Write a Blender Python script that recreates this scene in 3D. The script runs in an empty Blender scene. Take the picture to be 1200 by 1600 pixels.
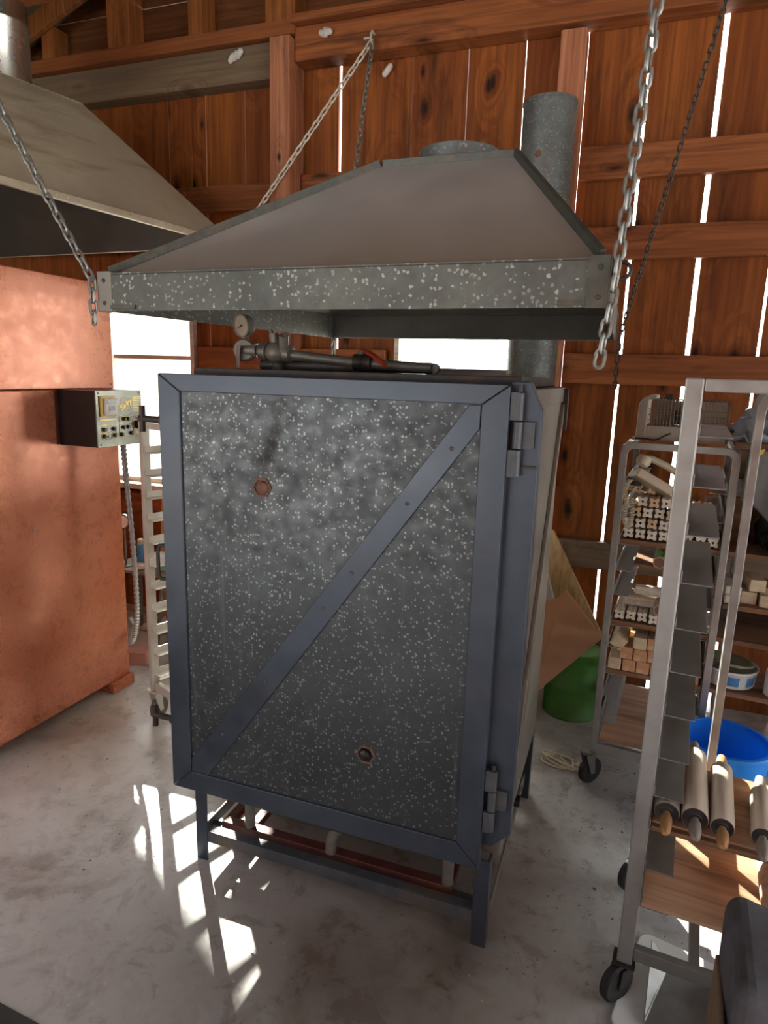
import bpy, math, random
from mathutils import Vector, Matrix
random.seed(7)
PI = math.pi
S = bpy.context.scene
COL = S.collection
R = math.radians

# ------------------------------------------------------------------ mesh builder
class MB:
    def __init__(s, off=(0, 0, 0)):
        s.v = []; s.f = []; s.off = Vector(off); s.sm = []
    def add(s, vs, fs, smooth=False):
        b = len(s.v)
        s.v += [tuple(Vector(p) - s.off) for p in vs]
        s.f += [tuple(i + b for i in f) for f in fs]
        s.sm += [smooth] * len(fs)
        return s
    def box(s, x0, x1, y0, y1, z0, z1, M=None):
        p = [Vector(q) for q in ((x0,y0,z0),(x1,y0,z0),(x1,y1,z0),(x0,y1,z0),(x0,y0,z1),(x1,y0,z1),(x1,y1,z1),(x0,y1,z1))]
        if M: p = [M @ q for q in p]
        return s.add(p, [(0,3,2,1),(4,5,6,7),(0,1,5,4),(1,2,6,5),(2,3,7,6),(3,0,4,7)])
    def prism(s, poly, vec):
        """poly: list of 3D points of a planar polygon, extruded along vec"""
        n = len(poly); a = [Vector(p) for p in poly]; v = Vector(vec)
        return s.add(a + [p + v for p in a], [tuple(range(n))[::-1], tuple(range(n, 2*n))] + [(i, (i+1) % n, n + (i+1) % n, n + i) for i in range(n)])
    def tube(s, path, r, n=10, closed=False, rot=0.0, sx=1.0, sy=1.0, caps=True, radii=None):
        P = [Vector(p) for p in path]; m = len(P)
        T = []
        for i in range(m):
            if closed: t = (P[(i+1) % m] - P[i-1])
            elif i == 0: t = P[1] - P[0]
            elif i == m-1: t = P[-1] - P[-2]
            else: t = (P[i+1] - P[i]).normalized() + (P[i] - P[i-1]).normalized()
            T.append(t.normalized())
        up = Vector((0,0,1)) if abs(T[0].z) < .9 else Vector((0,1,0))
        a = T[0].cross(up).normalized()
        vs = []
        for i in range(m):
            a = (a - T[i]*a.dot(T[i])).normalized(); b = T[i].cross(a)
            k = 1.0
            if n == 4 and 0 < i < m-1:
                c = (P[i+1]-P[i]).normalized().dot((P[i]-P[i-1]).normalized()); k = 1/max(.5, math.sqrt((1+c)/2))
            rr = radii[i] if radii else r
            for j in range(n):
                t = 2*PI*j/n + rot
                vs.append(P[i] + a*(rr*sx*math.cos(t)) + b*(rr*sy*math.sin(t)))
        fs = []
        L = m if closed else m-1
        for i in range(L):
            for j in range(n):
                i2 = (i+1) % m
                fs.append((i*n+j, i*n+(j+1) % n, i2*n+(j+1) % n, i2*n+j))
        s.add(vs, fs, n > 4)
        if caps and not closed:
            b = len(s.v) - len(vs)
            s.f += [tuple(b+j for j in range(n))[::-1], tuple(b+(m-1)*n+j for j in range(n))]; s.sm += [False, False]
        return s
    def cyl(s, p0, p1, r0, r1=None, n=20):
        return s.tube([p0, p1], r0, n, radii=[r0, r0 if r1 is None else r1])
    def lathe(s, prof, o=(0,0,0), axis=(0,0,1), n=28, closed=False):
        ax = Vector(axis).normalized(); q = ax.to_track_quat('Z', 'Y').to_matrix(); o = Vector(o)
        vs = []
        for r, z in prof:
            for j in range(n):
                t = 2*PI*j/n
                vs.append(o + q @ Vector((r*math.cos(t), r*math.sin(t), z)))
        fs = []; m = len(prof)
        for i in range(m if closed else m-1):
            for j in range(n):
                i2 = (i+1) % m
                fs.append((i*n+j, i*n+(j+1) % n, i2*n+(j+1) % n, i2*n+j))
        s.add(vs, fs, True)
        if not closed:
            b = len(s.v) - len(vs)
            if prof[0][0] > 1e-6: s.f.append(tuple(b+j for j in range(n))[::-1]); s.sm.append(False)
            if prof[-1][0] > 1e-6: s.f.append(tuple(b+(m-1)*n+j for j in range(n))); s.sm.append(False)
        return s
    def build(s, name, mat, parent=None, bevel=0, seg=2, subsurf=0):
        me = bpy.data.meshes.new(name); me.from_pydata(s.v, [], s.f); me.validate()
        if len(me.polygons) == len(s.sm): me.polygons.foreach_set('use_smooth', s.sm)
        import bmesh
        bm = bmesh.new(); bm.from_mesh(me); bmesh.ops.recalc_face_normals(bm, faces=bm.faces); bm.to_mesh(me); bm.free()
        me.materials.append(mat)
        o = bpy.data.objects.new(name, me); COL.objects.link(o)
        if parent is not None: o.parent = parent
        else: o.location = s.off
        if any(s.sm): me.set_sharp_from_angle(angle=R(40))
        if bevel:
            b = o.modifiers.new('bevel', 'BEVEL'); b.width = bevel; b.segments = seg; b.limit_method = 'ANGLE'; b.angle_limit = R(40)
        if subsurf:
            u = o.modifiers.new('sub', 'SUBSURF'); u.levels = u.render_levels = subsurf
        return o

def tag(o, label, cat, group=None, kind=None):
    if label: o['label'] = label
    if cat: o['category'] = cat
    if group: o['group'] = group
    if kind: o['kind'] = kind
    return o
def thing(name, label, cat, loc=(0,0,0), rotz=0, group=None):
    o = bpy.data.objects.new(name, None); COL.objects.link(o)
    o.location = loc; o.rotation_euler = (0, 0, rotz)
    return tag(o, label, cat, group)
def struct(name, mb, mat, parent=None, bevel=0):
    o = mb.build(name, mat, parent, bevel)
    if parent is None: o['kind'] = 'structure'
    return o
def dup(root, label, loc, rot=None, group=None):
    r = root.copy(); COL.objects.link(r); r.location = loc
    if rot is not None: r.rotation_euler = rot
    r['label'] = label
    if group: r['group'] = group
    for ch in list(root.children):
        c = ch.copy(); COL.objects.link(c); c.parent = r
        for g in list(ch.children):
            d = g.copy(); COL.objects.link(d); d.parent = c
    return r

# ------------------------------------------------------------------ materials
def mat(name):
    m = bpy.data.materials.new(name); m.use_nodes = True
    nt = m.node_tree; nt.nodes.clear()
    out = nt.nodes.new('ShaderNodeOutputMaterial'); b = nt.nodes.new('ShaderNodeBsdfPrincipled')
    nt.links.new(b.outputs[0], out.inputs[0])
    return m, nt, b
class N:
    def __init__(s, nt): s.nt = nt
    def n(s, t, **kw):
        x = s.nt.nodes.new(t)
        for k, v in kw.items(): setattr(x, k, v)
        return x
    def l(s, a, b): s.nt.links.new(a, b)
    def val(s, sock, v):
        if hasattr(v, 'is_linked') or isinstance(v, bpy.types.NodeSocket): s.l(v, sock)
        else: sock.default_value = v
    def math(s, op, a, b=None, clamp=False):
        x = s.n('ShaderNodeMath', operation=op, use_clamp=clamp); s.val(x.inputs[0], a)
        if b is not None: s.val(x.inputs[1], b)
        return x.outputs[0]
    def vmath(s, op, a, b):
        x = s.n('ShaderNodeVectorMath', operation=op); s.val(x.inputs[0], a); s.val(x.inputs[1], b)
        return x.outputs[0]
    def noise(s, vec, scale, detail=4, rough=.55, dist=0):
        x = s.n('ShaderNodeTexNoise'); s.l(vec, x.inputs['Vector'])
        x.inputs['Scale'].default_value = scale; x.inputs['Detail'].default_value = detail
        x.inputs['Roughness'].default_value = rough; x.inputs['Distortion'].default_value = dist
        return x.outputs['Fac']
    def ramp(s, fac, stops):
        x = s.n('ShaderNodeValToRGB'); s.l(fac, x.inputs[0]); e = x.color_ramp.elements
        while len(e) < len(stops): e.new(.5)
        for i, (p, c) in enumerate(stops):
            e[i].position = p; e[i].color = (*c, 1) if len(c) == 3 else c
        return x.outputs[0]
    def mix(s, fac, a, b, mode='MIX'):
        x = s.n('ShaderNodeMix', data_type='RGBA', blend_type=mode)
        s.val(x.inputs[0], fac)
        for sock, v in ((x.inputs[6], a), (x.inputs[7], b)):
            if isinstance(v, tuple): sock.default_value = (*v, 1)
            else: s.l(v, sock)
        return x.outputs[2]
    def maprange(s, v, a, b, c=0, d=1):
        x = s.n('ShaderNodeMapRange'); s.l(v, x.inputs[0])
        for i, q in enumerate((a, b, c, d)): x.inputs[i+1].default_value = q
        return x.outputs[0]
    def bump(s, h, b, strength=.3, dist=.01):
        x = s.n('ShaderNodeBump'); x.inputs['Strength'].default_value = strength; x.inputs['Distance'].default_value = dist
        s.l(h, x.inputs['Height']); s.l(x.outputs[0], b.inputs['Normal'])
    def coord(s, out='Object'): return s.n('ShaderNodeTexCoord').outputs[out]
    def xyz(s, v):
        x = s.n('ShaderNodeSeparateXYZ'); s.l(v, x.inputs[0]); return x.outputs

def plain(name, c, rough=.5, metal=0, var=.25, scale=14, dirt=(.12,.09,.06), dirt_amt=.3, spec=.5, bump=0, zdirt=None, streaks=None):
    m, nt, b = mat(name); k = N(nt); co = k.coord()
    n1 = k.noise(co, scale, 6, .6); n2 = k.noise(co, scale*.35, 4)
    col = k.mix(k.maprange(n1, .3, .7), tuple(x*(1-var) for x in c), tuple(min(1, x*(1+var*.6)) for x in c))
    col = k.mix(k.maprange(n2, .52, .75, 0, dirt_amt), col, dirt)
    if streaks:
        mp = k.n('ShaderNodeMapping'); k.l(co, mp.inputs[0]); mp.inputs['Scale'].default_value = streaks[0]; mp.inputs['Rotation'].default_value = (0, 0, .25)
        col = k.mix(k.maprange(k.noise(mp.outputs[0], 1, 5, .65), .50, .66, 0, streaks[2]), col, streaks[1])
    if zdirt:
        col = k.mix(k.math('MULTIPLY', k.maprange(k.xyz(co)[2], zdirt[0], zdirt[1], .75, 0), k.maprange(n1, .3, .6, .5, 1)), col, zdirt[2])
    k.l(col, b.inputs['Base Color']); b.inputs['Metallic'].default_value = metal
    k.l(k.maprange(n1, .3, .7, max(.05, rough-.08), min(1, rough+.1)), b.inputs['Roughness'])
    b.inputs['Specular IOR Level'].default_value = spec
    if bump: k.bump(n1, b, bump, .004)
    return m

def galv(name, base, flake, thr=.72, scale=75, rough=.42, metal=.35, streak=0, stain=(.09,.06,.035), stain_amt=.25, soot=None):
    """spangled zinc sheet: scattered light crystals on a duller ground"""
    m, nt, b = mat(name); k = N(nt); co = k.coord()
    dn = k.n('ShaderNodeTexNoise'); k.l(co, dn.inputs['Vector']); dn.inputs['Scale'].default_value = 150; dn.inputs['Detail'].default_value = 2
    off = k.vmath('SCALE', dn.outputs['Color'], (0,0,0)); off.node.inputs['Scale'].default_value = .011
    w = k.vmath('ADD', co, off)
    vo = k.n('ShaderNodeTexVoronoi'); k.l(w, vo.inputs['Vector']); vo.inputs['Scale'].default_value = scale
    sep = k.n('ShaderNodeSeparateColor'); k.l(vo.outputs['Color'], sep.inputs[0])
    fl = k.math('GREATER_THAN', sep.outputs[0], thr)
    fl = k.math('MULTIPLY', fl, k.maprange(vo.outputs['Distance'], .30, .48, 1, 0))
    fl = k.math('MULTIPLY', fl, k.maprange(sep.outputs[1], 0, 1, .35, 1))
    n1 = k.noise(co, 3.2, 5, .6); n2 = k.noise(co, 26, 4, .65)
    ground = k.mix(k.maprange(n1, .35, .65), tuple(x*.72 for x in base), tuple(x*1.25 for x in base))
    ground = k.mix(k.maprange(n2, .35, .7, 0, .35), ground, tuple(x*.5 for x in base))
    col = k.mix(fl, ground, flake)
    if streak:
        mp = k.n('ShaderNodeMapping'); k.l(co, mp.inputs[0]); mp.inputs['Scale'].default_value = (45, 45, 1.1)
        ns = k.noise(mp.outputs[0], 1, 3); nm = k.noise(co, 2.1, 2)
        f = k.math('MULTIPLY', k.maprange(ns, .6, .8, 0, streak), k.maprange(nm, .48, .62))
        col = k.mix(f, col, (.42, .44, .46))
    ng = k.noise(co, 1.7, 6, .6)
    col = k.mix(k.maprange(ng, .5, .72, 0, stain_amt), col, stain)
    if soot:
        X = k.xyz(co); sx, z0, z1 = soot
        wob = k.math('MULTIPLY', k.math('SUBTRACT', k.noise(co, 18, 3), .5), .05)
        # a smoke mark that rises, leaning slightly, out of the spy hole
        ctr = k.math('ADD', k.math('ADD', X[0], -sx), k.math('MULTIPLY', k.math('SUBTRACT', X[2], z0), -.26))
        d = k.math('ABSOLUTE', k.math('ADD', ctr, wob))
        f = k.math('MULTIPLY', k.maprange(d, .008, .035, .85, 0), k.math('MULTIPLY', k.maprange(X[2], z0, z0+.06), k.maprange(X[2], z1-.12, z1+.02, 1, .2)))
        col = k.mix(f, col, (.012, .011, .011))
    k.l(col, b.inputs['Base Color']); b.inputs['Metallic'].default_value = metal
    k.l(k.maprange(n2, .3, .7, rough-.1, rough+.15), b.inputs['Roughness'])
    return m

def wood(name, dark, light, grain='z', knots=1.0, tone=.5, rough=.65, gray=0, kscale=(3.2, 1.35)):
    m, nt, b = mat(name); k = N(nt); co = k.coord()
    g = k.n('ShaderNodeNewGeometry'); rnd = g.outputs['Random Per Island']
    cmb = k.n('ShaderNodeCombineXYZ')
    for i, q in enumerate((13.1, 7.7, 23.3)): k.l(k.math('MULTIPLY', rnd, q), cmb.inputs[i])
    v = k.vmath('ADD', co, cmb.outputs[0])
    ax = 'xyz'.index(grain)
    def mp(a, c):
        x = k.n('ShaderNodeMapping'); k.l(v, x.inputs[0]); sc = [a, a, a]; sc[ax] = c; x.inputs['Scale'].default_value = sc; return x.outputs[0]
    X = k.xyz(v); flat = k.n('ShaderNodeCombineXYZ')
    across = {'x': 2, 'y': 0, 'z': 0}[grain]
    k.l(k.math('MULTIPLY', X[across], kscale[0]), flat.inputs[0]); k.l(k.math('MULTIPLY', X[ax], kscale[1]), flat.inputs[1])
    wob = k.n('ShaderNodeTexNoise'); k.l(co, wob.inputs['Vector']); wob.inputs['Scale'].default_value = 9
    wv = k.vmath('SCALE', wob.outputs['Color'], (0, 0, 0)); wv.node.inputs['Scale'].default_value = .10
    vo = k.n('ShaderNodeTexVoronoi', voronoi_dimensions='2D'); k.l(k.vmath('ADD', flat.outputs[0], wv), vo.inputs['Vector']); vo.inputs['Scale'].default_value = 1; vo.inputs['Randomness'].default_value = 1
    vsep = k.n('ShaderNodeSeparateColor'); k.l(vo.outputs['Color'], vsep.inputs[0])
    d = k.math('ADD', vo.outputs['Distance'], k.maprange(vsep.outputs[0], .35, .5, .0, 0.0))
    d = k.math('DIVIDE', d, k.maprange(vsep.outputs[1], 0, 1, .45, 1.15))
    near = k.maprange(d, .05, .42, 1, 0)
    vv = mp(9, .55)
    pull = k.n('ShaderNodeCombineXYZ'); 
    for i in range(3): k.l(k.math('MULTIPLY', near, 2.4 if i != ax else .4), pull.inputs[i])
    vv = k.vmath('ADD', vv, pull.outputs[0])
    n1 = k.noise(vv, 1.0, 6, .6, .6); n2 = k.noise(mp(60, 2.0), 1.0, 3); n3 = k.noise(co, 1.3, 3)
    mid = tuple((a+c)/2 for a, c in zip(dark, light))
    col = k.ramp(n1, [(.28, dark), (.45, mid), (.62, light), (.8, tuple(min(1, x*1.12) for x in light))])
    col = k.mix(k.maprange(n2, .40, .68, 0, .6), col, tuple(x*.55 for x in dark))
    col = k.mix(k.maprange(rnd, 0, 1, 0, tone), col, k.mix(.72, col, dark))
    if knots:
        ring = k.math('SINE', k.math('MULTIPLY', d, 130))
        kf = k.math('MULTIPLY', k.maprange(d, .03, .15, 1, 0), knots, True)
        kf2 = k.math('MULTIPLY', kf, k.maprange(ring, -1, 1, .55, 1))
        col = k.mix(kf2, col, tuple(x*.22 for x in dark))
        core = k.math('MULTIPLY', k.maprange(d, .03, .06, 1, 0), knots, True)
        col = k.mix(core, col, tuple(x*.1 for x in dark))
    blot = k.noise(mp(5, .8), 1.0, 5, .7)
    col = k.mix(k.maprange(blot, .56, .72, 0, .8), col, tuple(x*.13 for x in dark))
    if gray: col = k.mix(k.maprange(n3, .3, .7, gray*.5, gray), col, (.16, .13, .10))
    k.l(col, b.inputs['Base Color']); b.inputs['Roughness'].default_value = rough
    b.inputs['Specular IOR Level'].default_value = .25
    k.bump(n1, b, .25, .004)
    return m

def concrete():
    m, nt, b = mat('concrete'); k = N(nt); co = k.coord()
    n1 = k.noise(co, 1.1, 8, .62); n2 = k.noise(co, 7, 8, .7, .4); n3 = k.noise(co, 38, 5, .7); n4 = k.noise(co, 2.6, 6, .6, .8)
    col = k.ramp(n1, [(.3, (.42, .40, .37)), (.5, (.56, .55, .53)), (.68, (.66, .66, .65))])
    col = k.mix(k.maprange(n2, .50, .66, 0, .55), col, (.20, .155, .115))
    col = k.mix(k.maprange(n4, .55, .68, 0, .55), col, (.17, .12, .085))
    col = k.mix(k.maprange(n3, .60, .70, 0, .55), col, (.66, .66, .65))
    X = k.xyz(co)
    # brown stains and darker patches on the slab round the kiln's feet and under the racks
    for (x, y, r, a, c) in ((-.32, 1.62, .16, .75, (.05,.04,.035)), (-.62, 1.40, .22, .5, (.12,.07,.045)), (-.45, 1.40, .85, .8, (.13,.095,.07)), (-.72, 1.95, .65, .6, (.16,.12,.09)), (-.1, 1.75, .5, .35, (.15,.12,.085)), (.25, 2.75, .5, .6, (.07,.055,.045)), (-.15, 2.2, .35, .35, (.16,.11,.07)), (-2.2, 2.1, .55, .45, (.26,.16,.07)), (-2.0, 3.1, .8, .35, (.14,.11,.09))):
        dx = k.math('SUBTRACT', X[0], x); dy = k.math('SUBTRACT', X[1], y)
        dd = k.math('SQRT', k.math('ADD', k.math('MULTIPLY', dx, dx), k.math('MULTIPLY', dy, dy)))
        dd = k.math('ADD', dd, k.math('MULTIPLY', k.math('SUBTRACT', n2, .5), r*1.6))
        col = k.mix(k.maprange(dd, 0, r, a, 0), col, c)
    k.l(col, b.inputs['Base Color'])
    k.l(k.maprange(n2, .35, .65, .22, .46), b.inputs['Roughness'])
    k.bump(k.math('ADD', n3, k.math('MULTIPLY', n2, 2)), b, .10, .005)
    return m

def red_paint():
    m, nt, b = mat('red_enamel'); k = N(nt); co = k.coord(); X = k.xyz(co)
    n1 = k.noise(co, 2.2, 4, .5); n2 = k.noise(co, 22, 6, .7); n3 = k.noise(co, 70, 3, .6)
    col = k.ramp(n1, [(.3, (.44, .125, .055)), (.6, (.66, .25, .14))])
    rust = k.math('MULTIPLY', k.maprange(n2, .52, .68), k.maprange(X[2], .1, .6, .85, .0))
    col = k.mix(rust, col, (.15, .035, .014))
    col = k.mix(k.maprange(n3, .66, .74, 0, .6), col, (.10, .05, .03))
    k.l(col, b.inputs['Base Color']); b.inputs['Metallic'].default_value = .25
    k.l(k.maprange(n2, .3, .7, .22, .36), b.inputs['Roughness'])
    mp = k.n('ShaderNodeMapping'); k.l(co, mp.inputs[0]); mp.inputs['Scale'].default_value = (1, .8, 2.2)
    k.bump(k.noise(mp.outputs[0], 2.4, 2, .4), b, .12, .05)
    return m

def glass():
    m = bpy.data.materials.new('window_glass'); m.use_nodes = True; nt = m.node_tree; nt.nodes.clear(); k = N(nt)
    o = k.n('ShaderNodeOutputMaterial'); t = k.n('ShaderNodeBsdfTransparent'); g = k.n('ShaderNodeBsdfGlossy'); d = k.n('ShaderNodeBsdfTranslucent')
    t.inputs[0].default_value = (.93, .95, .94, 1); g.inputs['Roughness'].default_value = .03; d.inputs[0].default_value = (.8, .8, .78, 1)
    mx = k.n('ShaderNodeMixShader'); mx.inputs[0].default_value = .07; k.l(t.outputs[0], mx.inputs[1]); k.l(g.outputs[0], mx.inputs[2])
    m2 = k.n('ShaderNodeMixShader'); k.l(k.maprange(k.noise(k.coord(), 5, 4), .4, .75, .03, .22), m2.inputs[0]); k.l(mx.outputs[0], m2.inputs[1]); k.l(d.outputs[0], m2.inputs[2])
    k.l(m2.outputs[0], o.inputs[0])
    return m

M = {}
M['board'] = wood('rough_sawn_boards', (.15, .036, .007), (.33, .103, .018), 'z', 1.0, .65, kscale=(3.4, 1.5))
M['girt'] = wood('girt_timber', (.18, .052, .016), (.34, .115, .036), 'x', .8, .4, kscale=(4.5, 1.2))
M['girt_old'] = wood('grey_girt_timber', (.13, .075, .045), (.26, .16, .10), 'x', .6, .3, gray=.5)
M['beam_gray'] = wood('weathered_beam', (.12, .075, .04), (.24, .15, .08), 'x', .5, .3, gray=.45)
M['post'] = wood('post_timber', (.27, .095, .045), (.50, .21, .115), 'z', 1.0, .2, kscale=(5.0, 2.2))
M['dark_board'] = wood('dark_gable_boards', (.10, .035, .012), (.24, .085, .026), 'x', .5, .6)
M['stud'] = wood('stud_timber', (.22, .07, .018), (.42, .15, .04), 'z', .5, .3)
M['pale_trim'] = wood('pale_window_trim', (.62, .52, .42), (.80, .70, .60), 'x', .2, .2)  # whitened so the colour stands in for glare on the backlit frames
M['ply'] = wood('plywood', (.42, .22, .12), (.58, .36, .23), 'x', .15, .1, kscale=(1.2, .5))
M['plank'] = wood('shelf_plank', (.15, .07, .035), (.28, .15, .085), 'x', .3, .2)
M['tan_ply'] = wood('tan_panel', (.46, .28, .13), (.60, .40, .20), 'z', .1, .1)
M['pale_wood'] = wood('roller_wood', (.42, .33, .24), (.62, .52, .41), 'y', 0, .2, .55)
M['handle_wood'] = wood('turned_handle_wood', (.32, .16, .065), (.52, .29, .13), 'y', 0, .2, .5)
M['gray_wood'] = wood('weathered_handle_wood', (.20, .17, .14), (.36, .31, .26), 'y', 0, .2, .6)
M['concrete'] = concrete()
M['red'] = red_paint()
M['glass'] = glass()
M['galv_door'] = galv('spangled_door_sheet', (.066, .073, .078), (.33, .35, .35), .75, 120, .40, .62, streak=.2, stain=(.03,.03,.036), stain_amt=.45, soot=(-.212, 1.30, 1.535))
M['galv_hood'] = galv('spangled_hood_lip', (.105, .108, .095), (.36, .37, .33), .74, 100, .45, .30, stain=(.10,.09,.05))
M['hood_face'] = plain('dull_zinc_sheet', (.37, .345, .335), .5, .3, .16, 4, (.26, .17, .09), .3, zdirt=(.09, .27, (.20, .135, .085)))
M['hood_dark'] = plain('dark_hood_inside', (.05, .048, .042), .6, .2, .3, 8)
M['flange'] = plain('dark_folded_seam', (.075, .08, .07), .5, .4, .4, 30, (.2,.13,.06), .4)
M['hood_green'] = plain('weathered_zinc', (.58, .54, .42), .42, .35, .15, 3, (.30, .19, .085), .4, streaks=((7, 1.1, 7), (.26, .17, .085), .7))
M['galv_pipe'] = galv('zinc_flue', (.15, .17, .17), (.28, .31, .31), .6, 110, .42, .45)
M['shiny_pipe'] = plain('bright_flue', (.55, .55, .52), .24, .95, .12, 6, (.3,.26,.2), .25)
M['blue'] = plain('blue_grey_paint', (.054, .068, .092), .36, .4, .25, 9, (.06, .045, .035), .35)
M['blue_rust'] = plain('blue_grey_paint_worn', (.075, .08, .09), .5, .2, .35, 20, (.16, .10, .05), .7)
M['side'] = plain('kiln_side_sheet', (.22, .20, .17), .45, .4, .22, 5, (.16, .11, .06), .6)
M['maroon'] = plain('red_oxide_iron', (.11, .03, .022), .55, .2, .4, 20, (.2, .08, .04), .4)
M['iron'] = plain('dirty_iron', (.055, .05, .045), .55, .5, .4, 30, (.16, .09, .05), .5)
M['black'] = plain('black_steel', (.012, .011, .011), .35, .1, .2, 20, (.05,.03,.02), .2)
M['pipe_gray'] = plain('grey_iron_fittings', (.20, .185, .16), .5, .4, .3, 40, (.13, .09, .06), .4)
M['chain'] = plain('zinc_chain', (.27, .27, .25), .42, .6, .25, 60, (.16,.12,.08), .5)
M['chain_light'] = plain('pale_chain', (.62, .60, .52), .45, .4, .2, 60)
M['chain_dark'] = plain('dark_chain', (.07, .06, .055), .5, .6, .25, 60)
M['alu'] = plain('aluminium', (.33, .325, .315), .40, .6, .15, 18, (.20, .16, .12), .35)
M['alu_dark'] = plain('dull_aluminium', (.22, .21, .195), .42, .5, .2, 16, (.12, .10, .08), .5)
M['alu_sunlit'] = plain('sunlit_aluminium', (.70, .66, .58), .5, .3, .1, 16, (.35,.27,.18), .4)  # aluminium again, with sunlit overexposure put into the pale colour
M['steel_heater'] = plain('heater_steel', (.27, .24, .205), .34, .7, .2, 12, (.2, .14, .09), .4)
M['wire'] = plain('wire_grille', (.16, .13, .10), .4, .6, .2, 30)
M['white_plastic'] = plain('white_plastic', (.72, .71, .68), .4, 0, .06, 12, (.4, .35, .28), .3)
def translucent(name, c, fac):
    m, nt, b = mat(name); k = N(nt); co = k.coord()
    col = k.mix(k.maprange(k.noise(co, 6, 4), .3, .7), tuple(x*.9 for x in c), c)
    k.l(col, b.inputs['Base Color']); b.inputs['Roughness'].default_value = .3
    t = k.n('ShaderNodeBsdfTranslucent'); k.l(col, t.inputs[0]); mx = k.n('ShaderNodeMixShader'); mx.inputs[0].default_value = fac
    o = [n for n in nt.nodes if n.type == 'OUTPUT_MATERIAL'][0]
    k.l(b.outputs[0], mx.inputs[1]); k.l(t.outputs[0], mx.inputs[2]); k.l(mx.outputs[0], o.inputs[0])
    return m
M['blue_plastic'] = translucent('blue_bucket_plastic', (.04, .40, 1.0), .45)
M['green'] = plain('green_drum_paint', (.055, .20, .022), .5, 0, .3, 7, (.10,.06,.03), .5)
M['sage'] = plain('sage_lid', (.28, .32, .20), .45)
M['teal'] = plain('teal_machine', (.16, .27, .29), .4)
M['sky_blue'] = plain('blue_cylinder', (.06, .25, .50), .4)
M['pink'] = plain('pink_block', (.55, .28, .25), .7)
M['cream'] = plain('cream_plastic', (.52, .45, .33), .4, 0, .1, 14, (.25,.2,.13), .4)
M['kaolin'] = plain('white_fired_clay', (.70, .64, .55), .8, 0, .15, 40, (.4,.28,.18), .4)
M['kaolin_tan'] = plain('tan_fired_clay', (.60, .43, .27), .8, 0, .15, 40, (.4,.25,.15), .4)
M['clay_tube'] = plain('buff_tube', (.42, .33, .26), .7, 0, .2, 30)
M['tube_in'] = plain('brown_tube_bore', (.20, .09, .06), .8)
M['brick_o'] = plain('orange_firebrick', (.56, .30, .16), .9, 0, .2, 45, (.72, .66, .6), .45, bump=.4)
M['brick_b'] = plain('buff_firebrick', (.58, .47, .32), .9, 0, .2, 45, (.70, .62, .5), .4, bump=.4)
M['brick_plug'] = plain('brown_brick_plug', (.17, .085, .055), .85, 0, .25, 50, (.08,.04,.03), .5)
M['gold'] = plain('gold_print', (.75, .56, .16), .35, .3, .08, 20, (.5,.35,.1), .2)
M['panel'] = plain('brushed_dark_panel', (.16, .165, .14), .3, .6, .15, 10, (.10,.10,.08), .3)
M['red_lever'] = plain('red_lever', (.48, .06, .025), .4)
M['gauge_face'] = plain('gauge_dial', (.33, .30, .24), .35)
M['cardboard'] = plain('pink_tan_card', (.44, .235, .135), .8, 0, .12, 4, (.3,.16,.09), .4)
M['tarp'] = plain('grey_plastic_sheet', (.30, .33, .37), .22, .1, .2, 7)
M['bag'] = plain('black_bag_plastic', (.016, .016, .018), .3)
M['cloth'] = plain('grey_cloth', (.13, .125, .12), .9, 0, .2, 40)
M['canvas'] = plain('dark_grey_canvas', (.085, .082, .092), .85, 0, .3, 30, (.05,.045,.045), .5, bump=.3)
M['canvas_edge'] = plain('brown_hessian_edge', (.20, .13, .075), .9, 0, .25, 60)
M['rubber'] = plain('black_rubber', (.018, .016, .015), .7)
M['gray_steel'] = plain('grey_sheet_steel', (.22, .22, .21), .4, .5)
M['cord'] = plain('cotton_cord', (.72, .64, .46), .9)
M['paper'] = plain('crumpled_paper', (.58, .55, .52), .85)
M['amber'] = plain('amber_frame', (.75, .45, .08), .4)
M['lcd'] = plain('grey_display', (.10, .11, .12), .2)
M['yellow'] = plain('yellow_strap', (.75, .48, .03), .5)
M['roof'] = plain('green_roof_sheet', (.10, .105, .075), .6, 0, .3, 3)
M['dust'] = plain('dirt_crumbs', (.16, .12, .085), .95)
M['grit'] = plain('pale_grit', (.60, .57, .52), .95)
M['mat'] = plain('dark_grey_mat', (.055, .057, .055), .9)
M['gravel'] = plain('pale_gravel', (.62, .60, .56), .95, 0, .15, 3)

# ------------------------------------------------------------------ the barn
YW = 3.5
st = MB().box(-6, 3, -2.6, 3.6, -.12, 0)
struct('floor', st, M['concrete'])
g = MB().box(-40, 40, -40, 3.6, -.2, -.13).box(-40, 40, 3.6, 60, -.2, -.13)
struct('ground', g, M['gravel'])

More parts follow.
